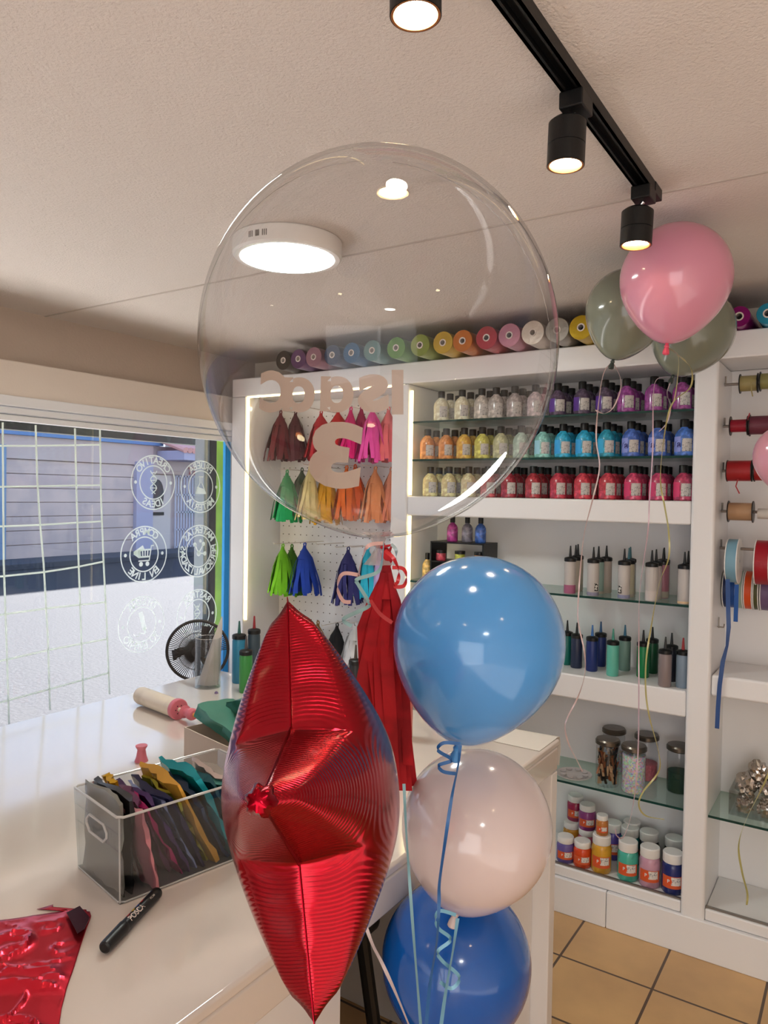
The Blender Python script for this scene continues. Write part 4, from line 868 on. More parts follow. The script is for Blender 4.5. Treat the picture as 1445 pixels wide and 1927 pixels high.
# foil packets in the bin
def packet(u, wv, v, hgt, lean, color, nm, seed, metal=.85, th=.010, zoff=.006, rough=.25, yaw=0.):
    rng = random.Random(seed); NU, NV = 9, 9; vs = []; fs = []
    for side in (0, 1):
        for j in range(NV):
            for i in range(NU):
                a_, b_ = i/(NU-1), j/(NV-1)
                x = (a_-.5)*wv*(1-.12*b_*rng.random()); z = b_*hgt*(1-.05*abs(a_-.4)*rng.random())
                k = (a_*(1-a_)*4)**.5*.6+.4
                y = (th/2*k*(1 if side else -1))+rng.uniform(-.0032, .0032)+.004*sin(a_*7+seed)*(b_)
                vs.append(Vector((y, x, z)))
    o_ = NU*NV
    for s__ in (0, 1):
        for j in range(NV-1):
            for i in range(NU-1): k = s__*o_+j*NU+i; fs.append((k, k+1, k+NU+1, k+NU))
    bd = [i for i in range(NU)]+[j*NU+NU-1 for j in range(1, NV)]+[(NV-1)*NU+i for i in range(NU-2, -1, -1)]+[j*NU for j in range(NV-2, 0, -1)]
    for k in range(len(bd)): a_, b_ = bd[k], bd[(k+1) % len(bd)]; fs.append((a_, b_, b_+o_, a_+o_))
    M = Matrix.Rotation(yaw, 4, 'Z')@Matrix.Rotation(lean, 4, 'Y')
    me = MB().add([M@q for q in vs], fs).mesh('packet', mat('foil_'+color, color, rough, metal), True, 20)
    o = obj('foil_packet', me); W_ = Matrix.Translation(t.location)@Matrix.Rotation(rzb, 4, 'Z')@Matrix.Translation(lb(u, v, zoff)); o.matrix_world = W_
    tag(o, nm, 'folded foil balloon', 'folded foil balloons in the clear bin')
BC = BW/2
PK = [(.016, .17, .150, -.02, '7c7870', 'grey folded foil balloon flat against the near end of the bin', .006),
      (.030, .165, .150, .06, '1c1a1c', 'black folded foil balloon behind the grey one', .010), (.048, .06, .140, -.1, 'a07064', 'rose brown folded foil balloon near the window side', .010),
      (.052, .08, .135, .2, 'c8848c', 'pale rose folded foil balloon seen through the bin front', .010), (.066, .05, .155, -.15, 'd0a018', 'yellow folded foil balloon', .008),
      (.080, .10, .150, -.18, '6a3c5c', 'plum folded foil balloon', .009), (.092, .14, .145, -.2, 'a0145c', 'hot pink folded foil balloon', .007), (.104, .15, .150, -.15, '3c1c54', 'dark purple folded foil balloon', .009),
      (.118, .14, .140, -.2, '7c88b0', 'silvery lilac folded foil balloon', .006), (.130, .15, .150, -.16, '1c1c40', 'midnight blue folded foil balloon', .009), (.143, .12, .150, -.14, '949018', 'olive yellow folded foil balloon', .006),
      (.157, .15, .172, -.16, 'c89438', 'gold folded foil balloon standing tallest', .014), (.176, .15, .150, -.2, '142c48', 'dark navy folded foil balloon beside the gold one', .012), (.196, .16, .172, -.2, '0c8c98', 'bright turquoise folded foil balloon', .014),
      (.214, .16, .150, -.16, '0c4c54', 'deep teal folded foil balloon', .012), (.230, .16, .140, -.12, '3c7c74', 'sea green folded foil balloon', .010), (.246, .16, .150, -.08, 'c8b4ac', 'pearl folded foil balloon', .008), (.260, .16, .142, -.04, 'a8a098', 'silver folded foil balloon at the far end', .010)]
for i, (u, wv, hg, ln, c_, nm, th) in enumerate(PK):
    off = 0
    if wv < .1: off = (.03 if i % 2 else .05)
    packet(u if i < 2 else .040+(u-.045)*1.02+.018*min(i-1, 3)*.6, min(wv, BW-2*ins-.012), BC+(off if i != 3 else -.045), min(hg, BH+.035), (-(.10+.07*min(i-1, 5)) if i > 1 else 0), c_, nm, i+5, th=th*1.25, yaw=0, metal=.55 if i > 1 else .3)
# second box with green foil beyond the bin
g0 = cz(395, 1455)
t2 = thing('cardboard_tray', 'grey card tray holding green foil, beyond the clear bin', 'tray', (g0.x, g0.y, CT+.0006), rzb)
openbox(-.01, .16, -.10, .10, 0, .085, .003).build('tray', mat('grey_card', (188, 172, 158), .7), t2, smooth=False, world=False)
def crumple(name, c, d, color, lab, seed, M=None, rough=.4, metal=.3, amp=.006):
    b = bmesh.new(); bmesh.ops.create_cube(b, size=1); bmesh.ops.subdivide_edges(b, edges=b.edges, cuts=6, use_grid_fill=True); rng = random.Random(seed)
    for v in b.verts:
        v.co = Vector((v.co.x*d[0], v.co.y*d[1], v.co.z*d[2])); v.co += Vector((noise.noise(v.co*40+Vector((seed, 0, 0))), noise.noise(v.co*40+Vector((0, seed, 0))), noise.noise(v.co*40+Vector((0, 0, seed)))))*amp
    me = bpy.data.meshes.new(name); b.to_mesh(me); b.free(); me.materials.append(mat('cr_'+color, color, rough, metal)); me.shade_smooth(); me.set_sharp_from_angle(angle=radians(15))
    o = obj(name, me); o.matrix_world = Matrix.Translation(c)@(M if M is not None else Matrix()); return tag(o, lab, 'folded foil balloon', 'folded green foil balloons')
Mb = Matrix.Rotation(rzb, 4, 'Z')
crumple('foil_packet', t2.location+Mb@Vector((.07, .02, .104)), (.10, .16, .03), '3c7866', 'sage green foil folded on top of the grey card tray', 3, Mb@Matrix.Rotation(.2, 4, 'X'))
crumple('foil_packet', t2.location+Mb@Vector((.11, .0, .140)), (.06, .12, .03), '2c6454', 'darker green foil heap at the back of the card tray', 9, Mb@Matrix.Rotation(-.3, 4, 'X'))
# balloon pump
pa = cz(275, 1345); pb_ = cz(334, 1362); ax = (pb_-pa); ax.z = 0; axn = ax.normalized(); pr = .026
pm = thing('balloon_pump', 'white and pink hand balloon pump lying on the counter', 'balloon pump', (pa.x, pa.y, CT+pr))
st = cz(262, 1325)+Vector((0, 0, pr)); en = cz(332, 1352)+Vector((0, 0, pr))
st.z = en.z = CT+pr+.003; axn = (en-st).normalized(); PLn = (en-st).length
M = axn.to_track_quat('Z', 'Y').to_matrix().to_4x4()
PK_ = mat('pink_plastic', (206, 110, 122), .4); CRM = mat('cream_plastic', (222, 206, 184), .4, mix=((200, 184, 160), 12, .5, .7))
MB().lathe([(0, 0), (pr*.7, .001), (pr*.93, .006), (pr, .016), (pr, PLn), (0, PLn)], M=M, c=st, n=36).build('barrel', CRM, pm)
MB().lathe([(0, PLn-.001), (pr*1.12, PLn-.001), (pr*1.14, PLn+.001), (pr*1.14, PLn+.012), (pr*1.05, PLn+.014), (0, PLn+.014)], M=M, c=st, n=36).build('end_collar', PK_, pm)
MB().lathe([(0, PLn+.013), (.006, PLn+.013), (.006, PLn+.05), (0, PLn+.05)], M=M, c=st, n=16).build('rod', CRM, pm)
drop = Matrix.Rotation(0, 4, 'X')
MB().lathe([(0, PLn+.040), (.017, PLn+.040), (.018, PLn+.044), (.011, PLn+.048), (.011, PLn+.060), (.016, PLn+.068), (.017, PLn+.080), (.013, PLn+.088), (0, PLn+.090)], M=M, c=st, n=24).build('handle', PK_, pm)
MB().lathe([(0, PLn+.089), (.007, PLn+.089), (.002, PLn+.116), (0, PLn+.117)], M=M, c=st, n=14).build('nozzle', mat('amber_nozzle', (206, 140, 70), .35), pm)
ph = MB()
for k in range(6):
    a_ = k*pi/3; c_ = M@Vector((.012*cos(a_), .012*sin(a_), PLn+.0145)); ph.lathe([(0, 0), (.0018, 0), (.0018, .0006), (0, .0006)], M=M, c=st+c_, n=8)
ph.build('vent_holes', mat('hole_dark', (60, 30, 34), .8), pm)
# small pink cone nozzle
q = cz(266, 1432); tag(MB().lathe([(0, 0), (.016, 0), (.012, .012), (.0095, .028), (.014, .036), (.014, .038), (0, .038)], c=(q.x, q.y, CT+.0005), n=24).build('pink_nozzle', PK_), 'small flared pink plastic nozzle standing behind the clear bin', 'nozzle')
# beaker with cellophane cone bag
q = cz(391, 1292); q.z = CT+.0006; RBk = .042
hb = (1292-1199)/F*(q-CP).dot(fwd); t = thing('clear_cylinder', 'clear acrylic cylinder holding a cellophane bag, in front of the fan', 'container', q)
MB().lathe([(0, .003), (RBk-.003, .003), (RBk-.003, hb), (RBk, hb), (RBk, 0), (0, 0)], c=q, n=40, cap=False).build('wall', ACRYL, t)
MB().lathe([(RBk-.003, hb), (RBk-.0015, hb+.001), (RBk, hb)], c=q, n=40, cap=False).build('rim', RIM, t)
CEL = mat('cellophane', (214, 200, 190), .28, alpha=.62, spec=.8)
ap = atd(418, 1160, (q-CP).dot(fwd)); bl = q+Vector((0, 0, .006))
mb = MB(); N = 14; vs = []; fs = []
e1 = RT.normalized(); 
for j in range(9):
    k = j/8; c_ = bl.lerp(ap, k); wdt = .034*(1-k)**.8+.001
    for i in range(N+1): 
        a_ = pi*2*i/N; off = e1*cos(a_)*wdt+fwd*sin(a_)*wdt*.35*(1+.3*sin(3*a_+k*4)); vs.append(c_+Vector((off.x, off.y, 0)))
for j in range(8):
    for i in range(N): k = j*(N+1)+i; fs.append((k, k+1, k+N+2, k+N+1))
mb.add(vs, fs); o = mb.build('cellophane_bag', CEL, ang=25); tag(o, 'pointed cellophane bag rolled up in the clear cylinder', 'bag')
q2 = cz(407, 1305); tag(MB().lathe([(0, 0), (.007, .001), (.004, .006), (0, .008)], c=(q2.x, q2.y, CT+.0005), n=5).build('purple_scrap', mat('purple_bit', (110, 90, 130), .6)), 'tiny purple scrap on the counter beside the clear cylinder', 'scrap')
# bottles on the counter by the pegboard
def cbot(px, py, color, lab, h, r, tip, d_=0):
    q = cz(px, py); squeeze((q.x, q.y, CT+.0005), color, lab, 'squeeze bottles on the counter', h=h, r=r, tip=tip)
dd = (cz(452, 1295)-CP).dot(fwd)
cbot(449, 1284, '2f7c9c', 'blue squeeze bottle on the counter left of the star balloon', .150, .023, '2c5c54')
cbot(462, 1302, '3c8c44', 'green squeeze bottle in front of the blue one on the counter', .122, .021, '504848')
cbot(477, 1282, '3c4a54', 'red tipped squeeze bottle behind the star balloon', .165, .021, '8c1c24')
cbot(668, 1322, '2a2a2c', 'dark squeeze bottle between the star balloon and the red tassel', .12, .021, '4c4038')
q = cz(759, 1388); t = thing('pink_bottle', 'tall salmon pink bottle standing on the counter behind the red tassel', 'bottle', (q.x, q.y, CT+.0005))
MB().lathe([(0, 0), (.022, 0), (.024, .004), (.024, .17), (.016, .185), (.012, .19), (0, .19)], n=24).build('body', mat('salmon_plastic', (206, 110, 100), .4), t, world=False)
MB().lathe([(0, .19), (.013, .19), (.012, .21), (0, .212)], n=18).build('cap', PK_, t, world=False)
# fan behind the counter
fc = atd(372, 1224, 3.0); fw = Vector((fc.x, fc.y, 0))
fx_ = -2.25; fc = onx(372, 1224, fx_); fd = (fc-CP).dot(fwd); FR = 56/F*fd
fn = thing('fan', 'round black wire fan standing between counter and window', 'fan', (fc.x, fc.y, 0))
fdir = (Vector((CP.x, CP.y, fc.z))-fc).normalized(); e1 = Vector((-fdir.y, fdir.x, 0)); e2 = Vector((0, 0, 1))
def fpt(a_, r, dz): return fc+e1*cos(a_)*r+e2*sin(a_)*r+fdir*dz
GR = mat('dark_grey_plastic', (58, 52, 50), .45)
MB().tube([fpt(2*pi*i/48, FR, 0) for i in range(49)], .006, 8, cap=False).build('outer_ring', GR, fn)
MB().tube([fpt(2*pi*i/48, FR*.62, .018) for i in range(49)], .0015, 6, cap=False).build('inner_ring', GR, fn)
FRW = .0017; wr = MB()
for k in range(72):
    a_ = 2*pi*k/90; wr.tube([fpt(a_, FR*.2, .026), fpt(a_, FR*.6, .02), fpt(a_+.02, FR*.99, 0)], FRW, 4)
wr.build('wire_guard', GR, fn)
MB().lathe([(0, .022), (FR*.2, .022), (FR*.2, .03), (0, .032)], M=fdir.to_track_quat('Z', 'Y').to_matrix().to_4x4(), c=fc, n=24).build('hub', GR, fn)
for k in range(3):
    bl_ = MB(); vs = []; fs = []; a0 = 2*pi*k/3+.9
    for i in range(7):
        r_ = FR*(.1+.75*i/6); ww = .55*(1-.35*i/6)
        for s__ in (-1, 1): vs.append(fpt(a0+s__*ww*.5+.06*i, r_, -.01+s__*.012))
    for i in range(6): fs.append((2*i, 2*i+1, 2*i+3, 2*i+2))
    o = bl_.add(vs, fs).build('blade', mat('fan_blade', (72, 60, 58), .4), fn); md = o.modifiers.new('s', 'SOLIDIFY'); md.thickness = .002
MB().lathe([(0, -.07), (.035, -.07), (.04, -.06), (.04, -.012), (0, -.012)], M=fdir.to_track_quat('Z', 'Y').to_matrix().to_4x4(), c=fc, n=24).build('motor', GR, fn)
MB().tube([fc-fdir*.045-e2*.03, Vector((fc.x-fdir.x*.045, fc.y-fdir.y*.045, .03))], .012, 12).build('pole', GR, fn)
MB().lathe([(0, 0), (.14, 0), (.14, .01), (.03, .03), (0, .03)], c=(fc.x-fdir.x*.045, fc.y-fdir.y*.045, 0.0005), n=32).build('base', GR, fn)

# ------------------------------------------------------------------ track spots
def place_spot(px, ytop, ybot, D, label, wpx):
    r = wpx/2/F*D; top = atd(px+ (4 if px > 900 else 0), ytop, D); bot = atd(px, ybot, D); track_spot(top, (bot-top).normalized(), label, (bot-top).length, r)
place_spot(1064, 226, 312, (Vector((tx, 1.27, 2.2))-CP).dot(fwd), 'black spotlight in the middle of the track rail, above the bubble balloon', 70)
place_spot(1196, 394, 462, (Vector((tx, 1.72, 2.2))-CP).dot(fwd), 'black spotlight at the far end of the track, in front of the pink balloon', 58)
place_spot(782, -62, 30, .93, 'black spotlight cut by the top edge of the picture', 98)

# ------------------------------------------------------------------ latex balloons
def latex(c, R, axis, color, lab, hgt=1.22, sq=.5, extra=None, neck=True, kc=None, sub=.0):
    """c = centre of the round part, axis = unit vector from neck up"""
    prof = []; n = 36
    for i in range(n+1):
        th = pi*i/n                       # 0 = neck end, pi = top
        z = -cos(th); r = sin(th)
        if z < 0: z2 = z*(1+(hgt-1)*1.1*(-z)**1.2); r2 = r*(1-.16*(-z)**3)
        else: z2 = z; r2 = r
        prof.append((max(R*r2, .0), R*z2))
    prof[0] = (.004, prof[0][1])
    M = Vector(axis).normalized().to_track_quat('Z', 'Y').to_matrix().to_4x4(); zb = prof[0][1]
    t = thing('latex_balloon', lab, 'balloon', c, 0)
    m = mat('latex_'+color, color, .16, spec=.5, coat=.5, sub=.0)
    MB().lathe(prof, n=64, M=M).build('skin', m, t, world=False, ang=80)
    MB().lathe([(.004, zb+.002), (.0045, zb-.004), (.0065, zb-.007), (.005, zb-.011), (.0075, zb-.018), (.0085, zb-.026), (.0065, zb-.028), (.002, zb-.024)], n=20, M=M).build('neck_knot', mat('latexk_'+color, kc or color, .3), t, world=False)
    nk = Vector(c)+M@Vector((0, 0, zb-.008)); return t, nk
c1 = atd(900, 1212, 1.13); Rb = 163/F*1.13*.985
def upv(dx, dy): return (UP*dy+RT*dx).normalized()
_, nkB = latex(c1-UP*0+UP*.004, Rb, upv(.20, 1), '4a90d0', 'light blue latex balloon below the bubble, above the white one', 1.2)
c2 = atd(896, 1555, 1.20); _, nkW = latex(c2, 142/F*1.20*.99, upv(.24, 1), 'd2c0be', 'white latex balloon between the light and dark blue ones', 1.14)
c3 = atd(858, 1806, 1.29); _, nkD = latex(c3, 141/F*1.29*.99, upv(.05, 1), '0858b0', 'deep blue latex balloon at the bottom of the column', 1.2)
DP = 1.86; c4 = atd(1271, 524, DP); R4 = 101/F*DP; _, nkP = latex(c4, R4, upv(.13, 1), 'd890a6', 'pink latex balloon floating against the ceiling by the track end', 1.2, kc='e0506a')
DS = 2.16; c5 = atd(1180, 583, DS); _, nkS = latex(c5, 76/F*DS, upv(.28, 1), '7e8272', 'grey green latex balloon left of the pink one', 1.25, kc='3c4440')
DG = 2.34; c6 = atd(1303, 620, DG); _, nkG = latex(c6, 76/F*DG, upv(.42, 1), '7c8070', 'grey green latex balloon behind and right of the pink one', 1.2, kc='3c4440')
c7 = atd(1482, 858, 1.9); _, nkR = latex(c7, 60/F*1.9, upv(0, 1), 'd898a8', 'pink latex balloon cut by the right edge of the picture', 1.2)

# ------------------------------------------------------------------ bubble balloon
DB = 1.19; bc = atd(712.5, 655, DB); RBb = 342/F*DB*.968
film = clear_mat('bubble_film', (248, 247, 247), 1., .0, 1.38)
bb = thing('bubble_balloon', 'large clear bubble balloon with white lettering and a knotted neck', 'balloon', bc)
prof = []; n = 72; hh = 1.062
for i in range(n+1):
    th = pi*i/n; z = -cos(th); r = sin(th); z2 = z*hh
    if z < -.9: z2 -= ((-z-.9)/.1)**2*.02
    prof.append((max(.006 if i == 0 else 0, RBb*r), RBb*z2))
tilt = (UP*1+RT*.0).normalized()
Mt = tilt.to_track_quat('Z', 'Y').to_matrix().to_4x4()
MB().lathe(prof, n=128, M=Mt).build('skin', film, bb, world=False, ang=80)
zb = prof[0][1]
nk = MB(); vs = []; fs = []; nn_ = 28
for j, (r, dz) in enumerate(((.020, .010), (.011, 0), (.008, -.008), (.005, -.016), (.012, -.030), (.020, -.042))):
    for i in range(nn_):
        a_ = 2*pi*i/nn_; rr = r*(1+.22*sin(7*a_)*(1 if j != 3 else .2)); vs.append(Mt@Vector((rr*cos(a_), rr*sin(a_), zb+dz)))
for j in range(5):
    for i in range(nn_): k = (i+1) % nn_; fs.append((j*nn_+i, j*nn_+k, (j+1)*nn_+k, (j+1)*nn_+i))
nk.add(vs, fs); nk.build('neck', clear_mat('neck_film', (230, 220, 218), 1., .05, 1.5, .25), bb, world=False)
# vertical seam on the bubble skin
sm = MB()
for ph in (2.6, -.5):
    sm.strip([Mt@Vector((RBb*1.0008*sin(th)*cos(ph), RBb*1.0008*sin(th)*sin(ph), -RBb*hh*cos(th))) for th in [pi*i/40 for i in range(1, 40)]], .0015, [Mt@Vector((-sin(ph), cos(ph), 0)) for i in range(39)], .0004)
sm.build('seam', clear_mat('seam_film', (240, 238, 236), 1, .1, 1.5, .25), bb, world=False)
nkBub = bc+Mt@Vector((0, 0, zb-.012))
# lettering on the far side of the skin, mirrored as seen from behind
VIN = mat('lettering_vinyl', (194, 176, 164), .6)
def on_bubble(px, py, far=True):
    d = ray(px, py).normalized(); Mi = Mt.inverted().to_3x3(); o_ = Mi@(CP-bc); dd = Mi@d
    s = Vector((1, 1, 1/hh)); o_ = Vector((o_.x, o_.y, o_.z/hh)); dd = Vector((dd.x, dd.y, dd.z/hh)); rr = RBb*(.9985 if far else 1.0015)
    a_ = dd.dot(dd); b_ = 2*o_.dot(dd); c_ = o_.dot(o_)-rr*rr; D_ = b_*b_-4*a_*c_
    if D_ < 0: return CP+d*(-b_/2/a_)
    k = (-b_+(1 if far else -1)*sqrt(D_))/2/a_; return CP+d*k
def glyph_poly(pts_px, name, parent):
    pass
def vinyl(txt, cx, cy, sx, sy, rot=0., bold=.05):
    m = text_mb(txt, 1., bold); me = m.mesh('tmp', None, False); b = bmesh.new(); b.from_mesh(me); bmesh.ops.triangulate(b, faces=b.faces)
    for _ in range(3):
        bmesh.ops.subdivide_edges(b, edges=[e for e in b.edges if e.calc_length() > .09], cuts=1); bmesh.ops.triangulate(b, faces=b.faces)
    xs_ = [v.co.x for v in b.verts]; ys_ = [v.co.y for v in b.verts]; mx_, my_ = (min(xs_)+max(xs_))/2, (min(ys_)+max(ys_))/2; sx_, sy_ = sx/(max(xs_)-min(xs_)), sy/(max(ys_)-min(ys_))
    for v in b.verts:
        u = -(v.co.x-mx_)*sx_; w_ = -(v.co.y-my_)*sy_; u, w_ = u*cos(rot)-w_*sin(rot), u*sin(rot)+w_*cos(rot)
        v.co = on_bubble(cx+u, cy+w_)-bc
    b.to_mesh(me); b.free(); me.materials.append(VIN); me.name = 'lettering'; o = obj('lettering', me, bb)
for ch, cx, cy, sx, sy, rt in (('C', 516, 737, 54, 80, .05), ('ɑ', 562, 743, 60, 66, .04), ('ɑ', 634, 742, 62, 68, .03), ('s', 702, 740, 58, 72, -.02), ('I', 748, 738, 22, 84, 0)):
    vinyl(ch, cx, cy, sx, sy, rt, .045)
vinyl('3', 632, 856, 98, 126, .10, .05)

# ------------------------------------------------------------------ star foil balloon
FOIL = bpy.data.materials.new('star_foil'); FOIL.use_nodes = True
n_ = FOIL.node_tree.nodes; l_ = FOIL.node_tree.links; p_ = n_['Principled BSDF']
p_.inputs['Base Color'].default_value = (*lin((164, 20, 36)), 1); p_.inputs['Metallic'].default_value = 1; p_.inputs['Roughness'].default_value = .19
tc_ = n_.new('ShaderNodeTexCoord'); wv_ = n_.new('ShaderNodeTexWave'); wv_.wave_type = 'RINGS'; wv_.rings_direction = 'SPHERICAL'; wv_.inputs['Scale'].default_value = 110; wv_.inputs['Distortion'].default_value = 1.0; wv_.inputs['Detail'].default_value = 1; wv_.inputs['Detail Scale'].default_value = .6
ns_ = n_.new('ShaderNodeTexNoise'); ns_.inputs['Scale'].default_value = 7
at_ = n_.new('ShaderNodeAttribute'); at_.attribute_name = 'wrinkle'
mu_ = n_.new('ShaderNodeMath'); mu_.operation = 'MULTIPLY'
b_ = n_.new('ShaderNodeBump'); b_.inputs['Strength'].default_value = .6; b_.inputs['Distance'].default_value = .0009
b2 = n_.new('ShaderNodeBump'); b2.inputs['Strength'].default_value = .25; b2.inputs['Distance'].default_value = .02
l_.new(tc_.outputs['Object'], wv_.inputs['Vector']); l_.new(tc_.outputs['Object'], ns_.inputs['Vector']); l_.new(wv_.outputs['Color'], mu_.inputs[0]); l_.new(at_.outputs['Fac'], mu_.inputs[1])
l_.new(mu_.outputs[0], b_.inputs['Height']); l_.new(ns_.outputs[0], b2.inputs['Height']); l_.new(b2.outputs[0], b_.inputs['Normal']); l_.new(b_.outputs[0], p_.inputs['Normal']); p_.inputs['Coat Weight'].default_value = .22; p_.inputs['Coat Roughness'].default_value = .12
def star():
    DC = .86; C = atd(590, 1489, DC); tipd = .665; tip = atd(497, 1505, tipd); u_ = (tip-C); Rs = .222; u_.normalize()
    wv = (atd(515, 1115, .8)-atd(620, 1862, .8)).normalized(); wv = (wv-u_*wv.dot(u_)).normalized(); nv = u_.cross(wv)
    ri = Rs*.50
    def rb(a):                                  # boundary radius of a rounded five pointed star
        a = a % (2*pi/5); a = min(a, 2*pi/5-a)  # 0 at a tip .. pi/5 at a notch
        A = Vector((Rs, 0)); B = Vector((ri*cos(pi/5), ri*sin(pi/5))); d = Vector((cos(a), sin(a)))
        e = B-A; den = d.x*e.y-d.y*e.x; return (A.x*e.y-A.y*e.x)/den
    # inflate: solve for a pressure height on a grid
    G = 81; hs = 2*Rs/(G-1); ins_ = [[False]*G for _ in range(G)]; h = [[0.]*G for _ in range(G)]
    for i in range(G):
        for j in range(G):
            x = -Rs+i*hs; y = -Rs+j*hs; r = sqrt(x*x+y*y)
            if r < rb(atan2(y, x)): ins_[i][j] = True
    cells = [(i, j) for i in range(1, G-1) for j in range(1, G-1) if ins_[i][j]]
    om = 1.9
    for it in range(160):
        for i, j in cells:
            g_ = (h[i-1][j]+h[i+1][j]+h[i][j-1]+h[i][j+1]+hs*hs)/4; h[i][j] += om*(g_-h[i][j])
    hm = max(max(r) for r in h)
    def smp(x, y):
        fx = (x+Rs)/hs; fy_ = (y+Rs)/hs; i = max(0, min(G-2, int(fx))); j = max(0, min(G-2, int(fy_))); a, b = fx-i, fy_-j
        return max(0, h[i][j]*(1-a)*(1-b)+h[i+1][j]*a*(1-b)+h[i][j+1]*(1-a)*b+h[i+1][j+1]*a*b)
    NA, NR = 200, 44; T = .098
    vs = []; fs = []; wr = []
    for s in (1, -1):
        for j in range(NR+1):
            q = j/NR; q = sin(q*pi/2)**1.0
            for i in range(NA):
                a = 2*pi*i/NA; R_ = rb(a); r = R_*q; x, y = r*cos(a), r*sin(a)
                z = T*(smp(x, y)/hm)**.40*min(1, (1-q)**.5*3.0+ (0 if q > .9999 else .0)) if j < NR else 0
                near = abs(((a+pi/5) % (2*pi/5))-pi/5)/(pi/5)    # 0 on arm axis.. 1 in notch
                # notch creases: pull in the seam in valleys
                vs.append(C+u_*x+wv*y+nv*(z*s)-C); wr.append(max(0, min(1, (q-.18)*2.4))*max(.15, 1-abs(q-.62)*1.6))
    st_ = (NR+1)*NA
    for s in (0, 1):
        for j in range(NR):
            for i in range(NA):
                k = (i+1) % NA; o = s*st_; f = (o+j*NA+i, o+j*NA+k, o+(j+1)*NA+k, o+(j+1)*NA+i); fs.append(f if s == 0 else f[::-1])
    t = thing('star_balloon', 'large metallic red star foil balloon hanging in front of the counter edge', 'balloon', C)
    mb = MB().add(vs, fs); me = bpy.data.meshes.new('skin'); me.from_pydata([tuple(p) for p in mb.v], [], mb.f)
    at = me.attributes.new('wrinkle', 'FLOAT', 'POINT')
    for i, v in enumerate(wr): at.data[i].value = v
    b = bmesh.new(); b.from_mesh(me); bmesh.ops.remove_doubles(b, verts=b.verts, dist=.00005); bmesh.ops.recalc_face_normals(b, faces=b.faces); b.to_mesh(me); b.free()
    me.shade_smooth(); me.materials.append(FOIL); obj('skin', me, t)
    # flat welded seam around the outline
    vs = []; fs = []
    for i in range(NA):
        a = 2*pi*i/NA; R_ = rb(a)
        for rr, hh_ in ((R_*.985, .0012), (R_+.0045, .0005), (R_+.0045, -.0005), (R_*.985, -.0012)): vs.append(u_*(rr*cos(a))+wv*(rr*sin(a))+nv*hh_)
    for i in range(NA):
        for k in range(4): q = (k+1) % 4; n2 = (i+1) % NA; fs.append((i*4+k, i*4+q, n2*4+q, n2*4+k))
    MB().add(vs, fs).build('seam', mat('star_seam', (140, 12, 30), .3, 1.), t, world=False)
    # gathered filler neck at the tip facing the room
    nkv = MB(); M = u_.to_track_quat('Z', 'Y').to_matrix().to_4x4(); vs = []; fs = []; K = 24
    for j, (r, z) in enumerate(((.006, -.016), (.011, -.009), (.014, -.002), (.012, .006), (.009, .011), (.003, .013))):
        for i in range(K): a = 2*pi*i/K; rr = r*(1+.16*sin(6*a+j)); vs.append(M@Vector((rr*cos(a), rr*sin(a), z+Rs-.004)))
    for j in range(5):
        for i in range(K): k = (i+1) % K; fs.append((j*K+i, j*K+k, (j+1)*K+k, (j+1)*K+i))
    fs.append(tuple(range(5*K, 6*K))); nkv.add(vs, fs).build('filler_neck', mat('star_neck', (150, 14, 32), .22, 1.), t, world=False)
    return C, u_, wv, nv, Rs
star()

# ------------------------------------------------------------------ red tassel under the bubble neck
TR = mat('red_tissue', (184, 16, 28), .75, bump=(90, .2, .003), mix=((150, 8, 20), 18, .42, .6))
tk = atd(727, 1066, 1.19); rt = thing('paper_tassel', 'long red paper tassel hanging from the bubble balloon neck', 'tassel', tk)
rng = random.Random(4); DT = 1.185
strips = [(-12, 676, 1330, 700, 1478, 30), (-10, 690, 1240, 690, 1470, 26), (-6, 706, 1240, 712, 1472, 30), (-2, 716, 1240, 724, 1476, 30), (2, 728, 1240, 742, 1484, 24), (5, 738, 1240, 752, 1474, 28), (8, 748, 1260, 774, 1480, 26), (10, 742, 1260, 762, 1488, 30), (0, 700, 1200, 736, 1500, 14), (-8, 690, 1160, 730, 1470, 22), (6, 745, 1150, 738, 1470, 26), (3, 722, 1180, 704, 1468, 26), (-5, 682, 1180, 690, 1380, 22), (9, 756, 1200, 768, 1440, 20), (0, 712, 1200, 716, 1470, 34), (0, 736, 1250, 736, 1470, 34)]
ft = MB()
for i, (x0, xm, ym, x1_, y1_, wpx) in enumerate(strips):
    dep = DT+rng.uniform(-.012, .014)*(1 if i < 14 else 0)+(.012 if i >= 14 else 0); pts = []; ws = []; sds = []
    for k in range(9):
        q = k/8
        if q < .5: s = q/.5; x = (727+x0*.6)*(1-s)+xm*s; y = 1078*(1-s)+ym*s
        else: s = (q-.5)/.5; x = xm*(1-s)+x1_*s; y = ym*(1-s)+y1_*s
        pts.append(atd(x, y, dep-.006*sin(q*6+i))); ws.append(wpx/F*DT*(.30+.70*min(1, q*2.6))); an = .5*sin(i*2.1+q*2)
        sds.append(RT*cos(an)+fwd*sin(an))
    ft.strip(pts, ws, sds, .0003)
ft.build('fringe', TR, rt, ang=60)
MB().lathe([(.002, .030), (.008, .022), (.010, .010), (.007, 0), (.010, -.012), (.014, -.026), (.02, -.05)], c=tk, n=16, cap=False).build('twisted_head', TR, rt)
MB().tube([tk+Vector((.003, 0, .02)), tk+Vector((.010, 0, .035)), nkBub+Vector((.006, 0, -.002)), nkBub+Vector((-.004, 0, -.002)), tk+Vector((-.006, 0, .035)), tk+Vector((-.003, 0, .02))], .003, 8).build('loop', TR, rt)

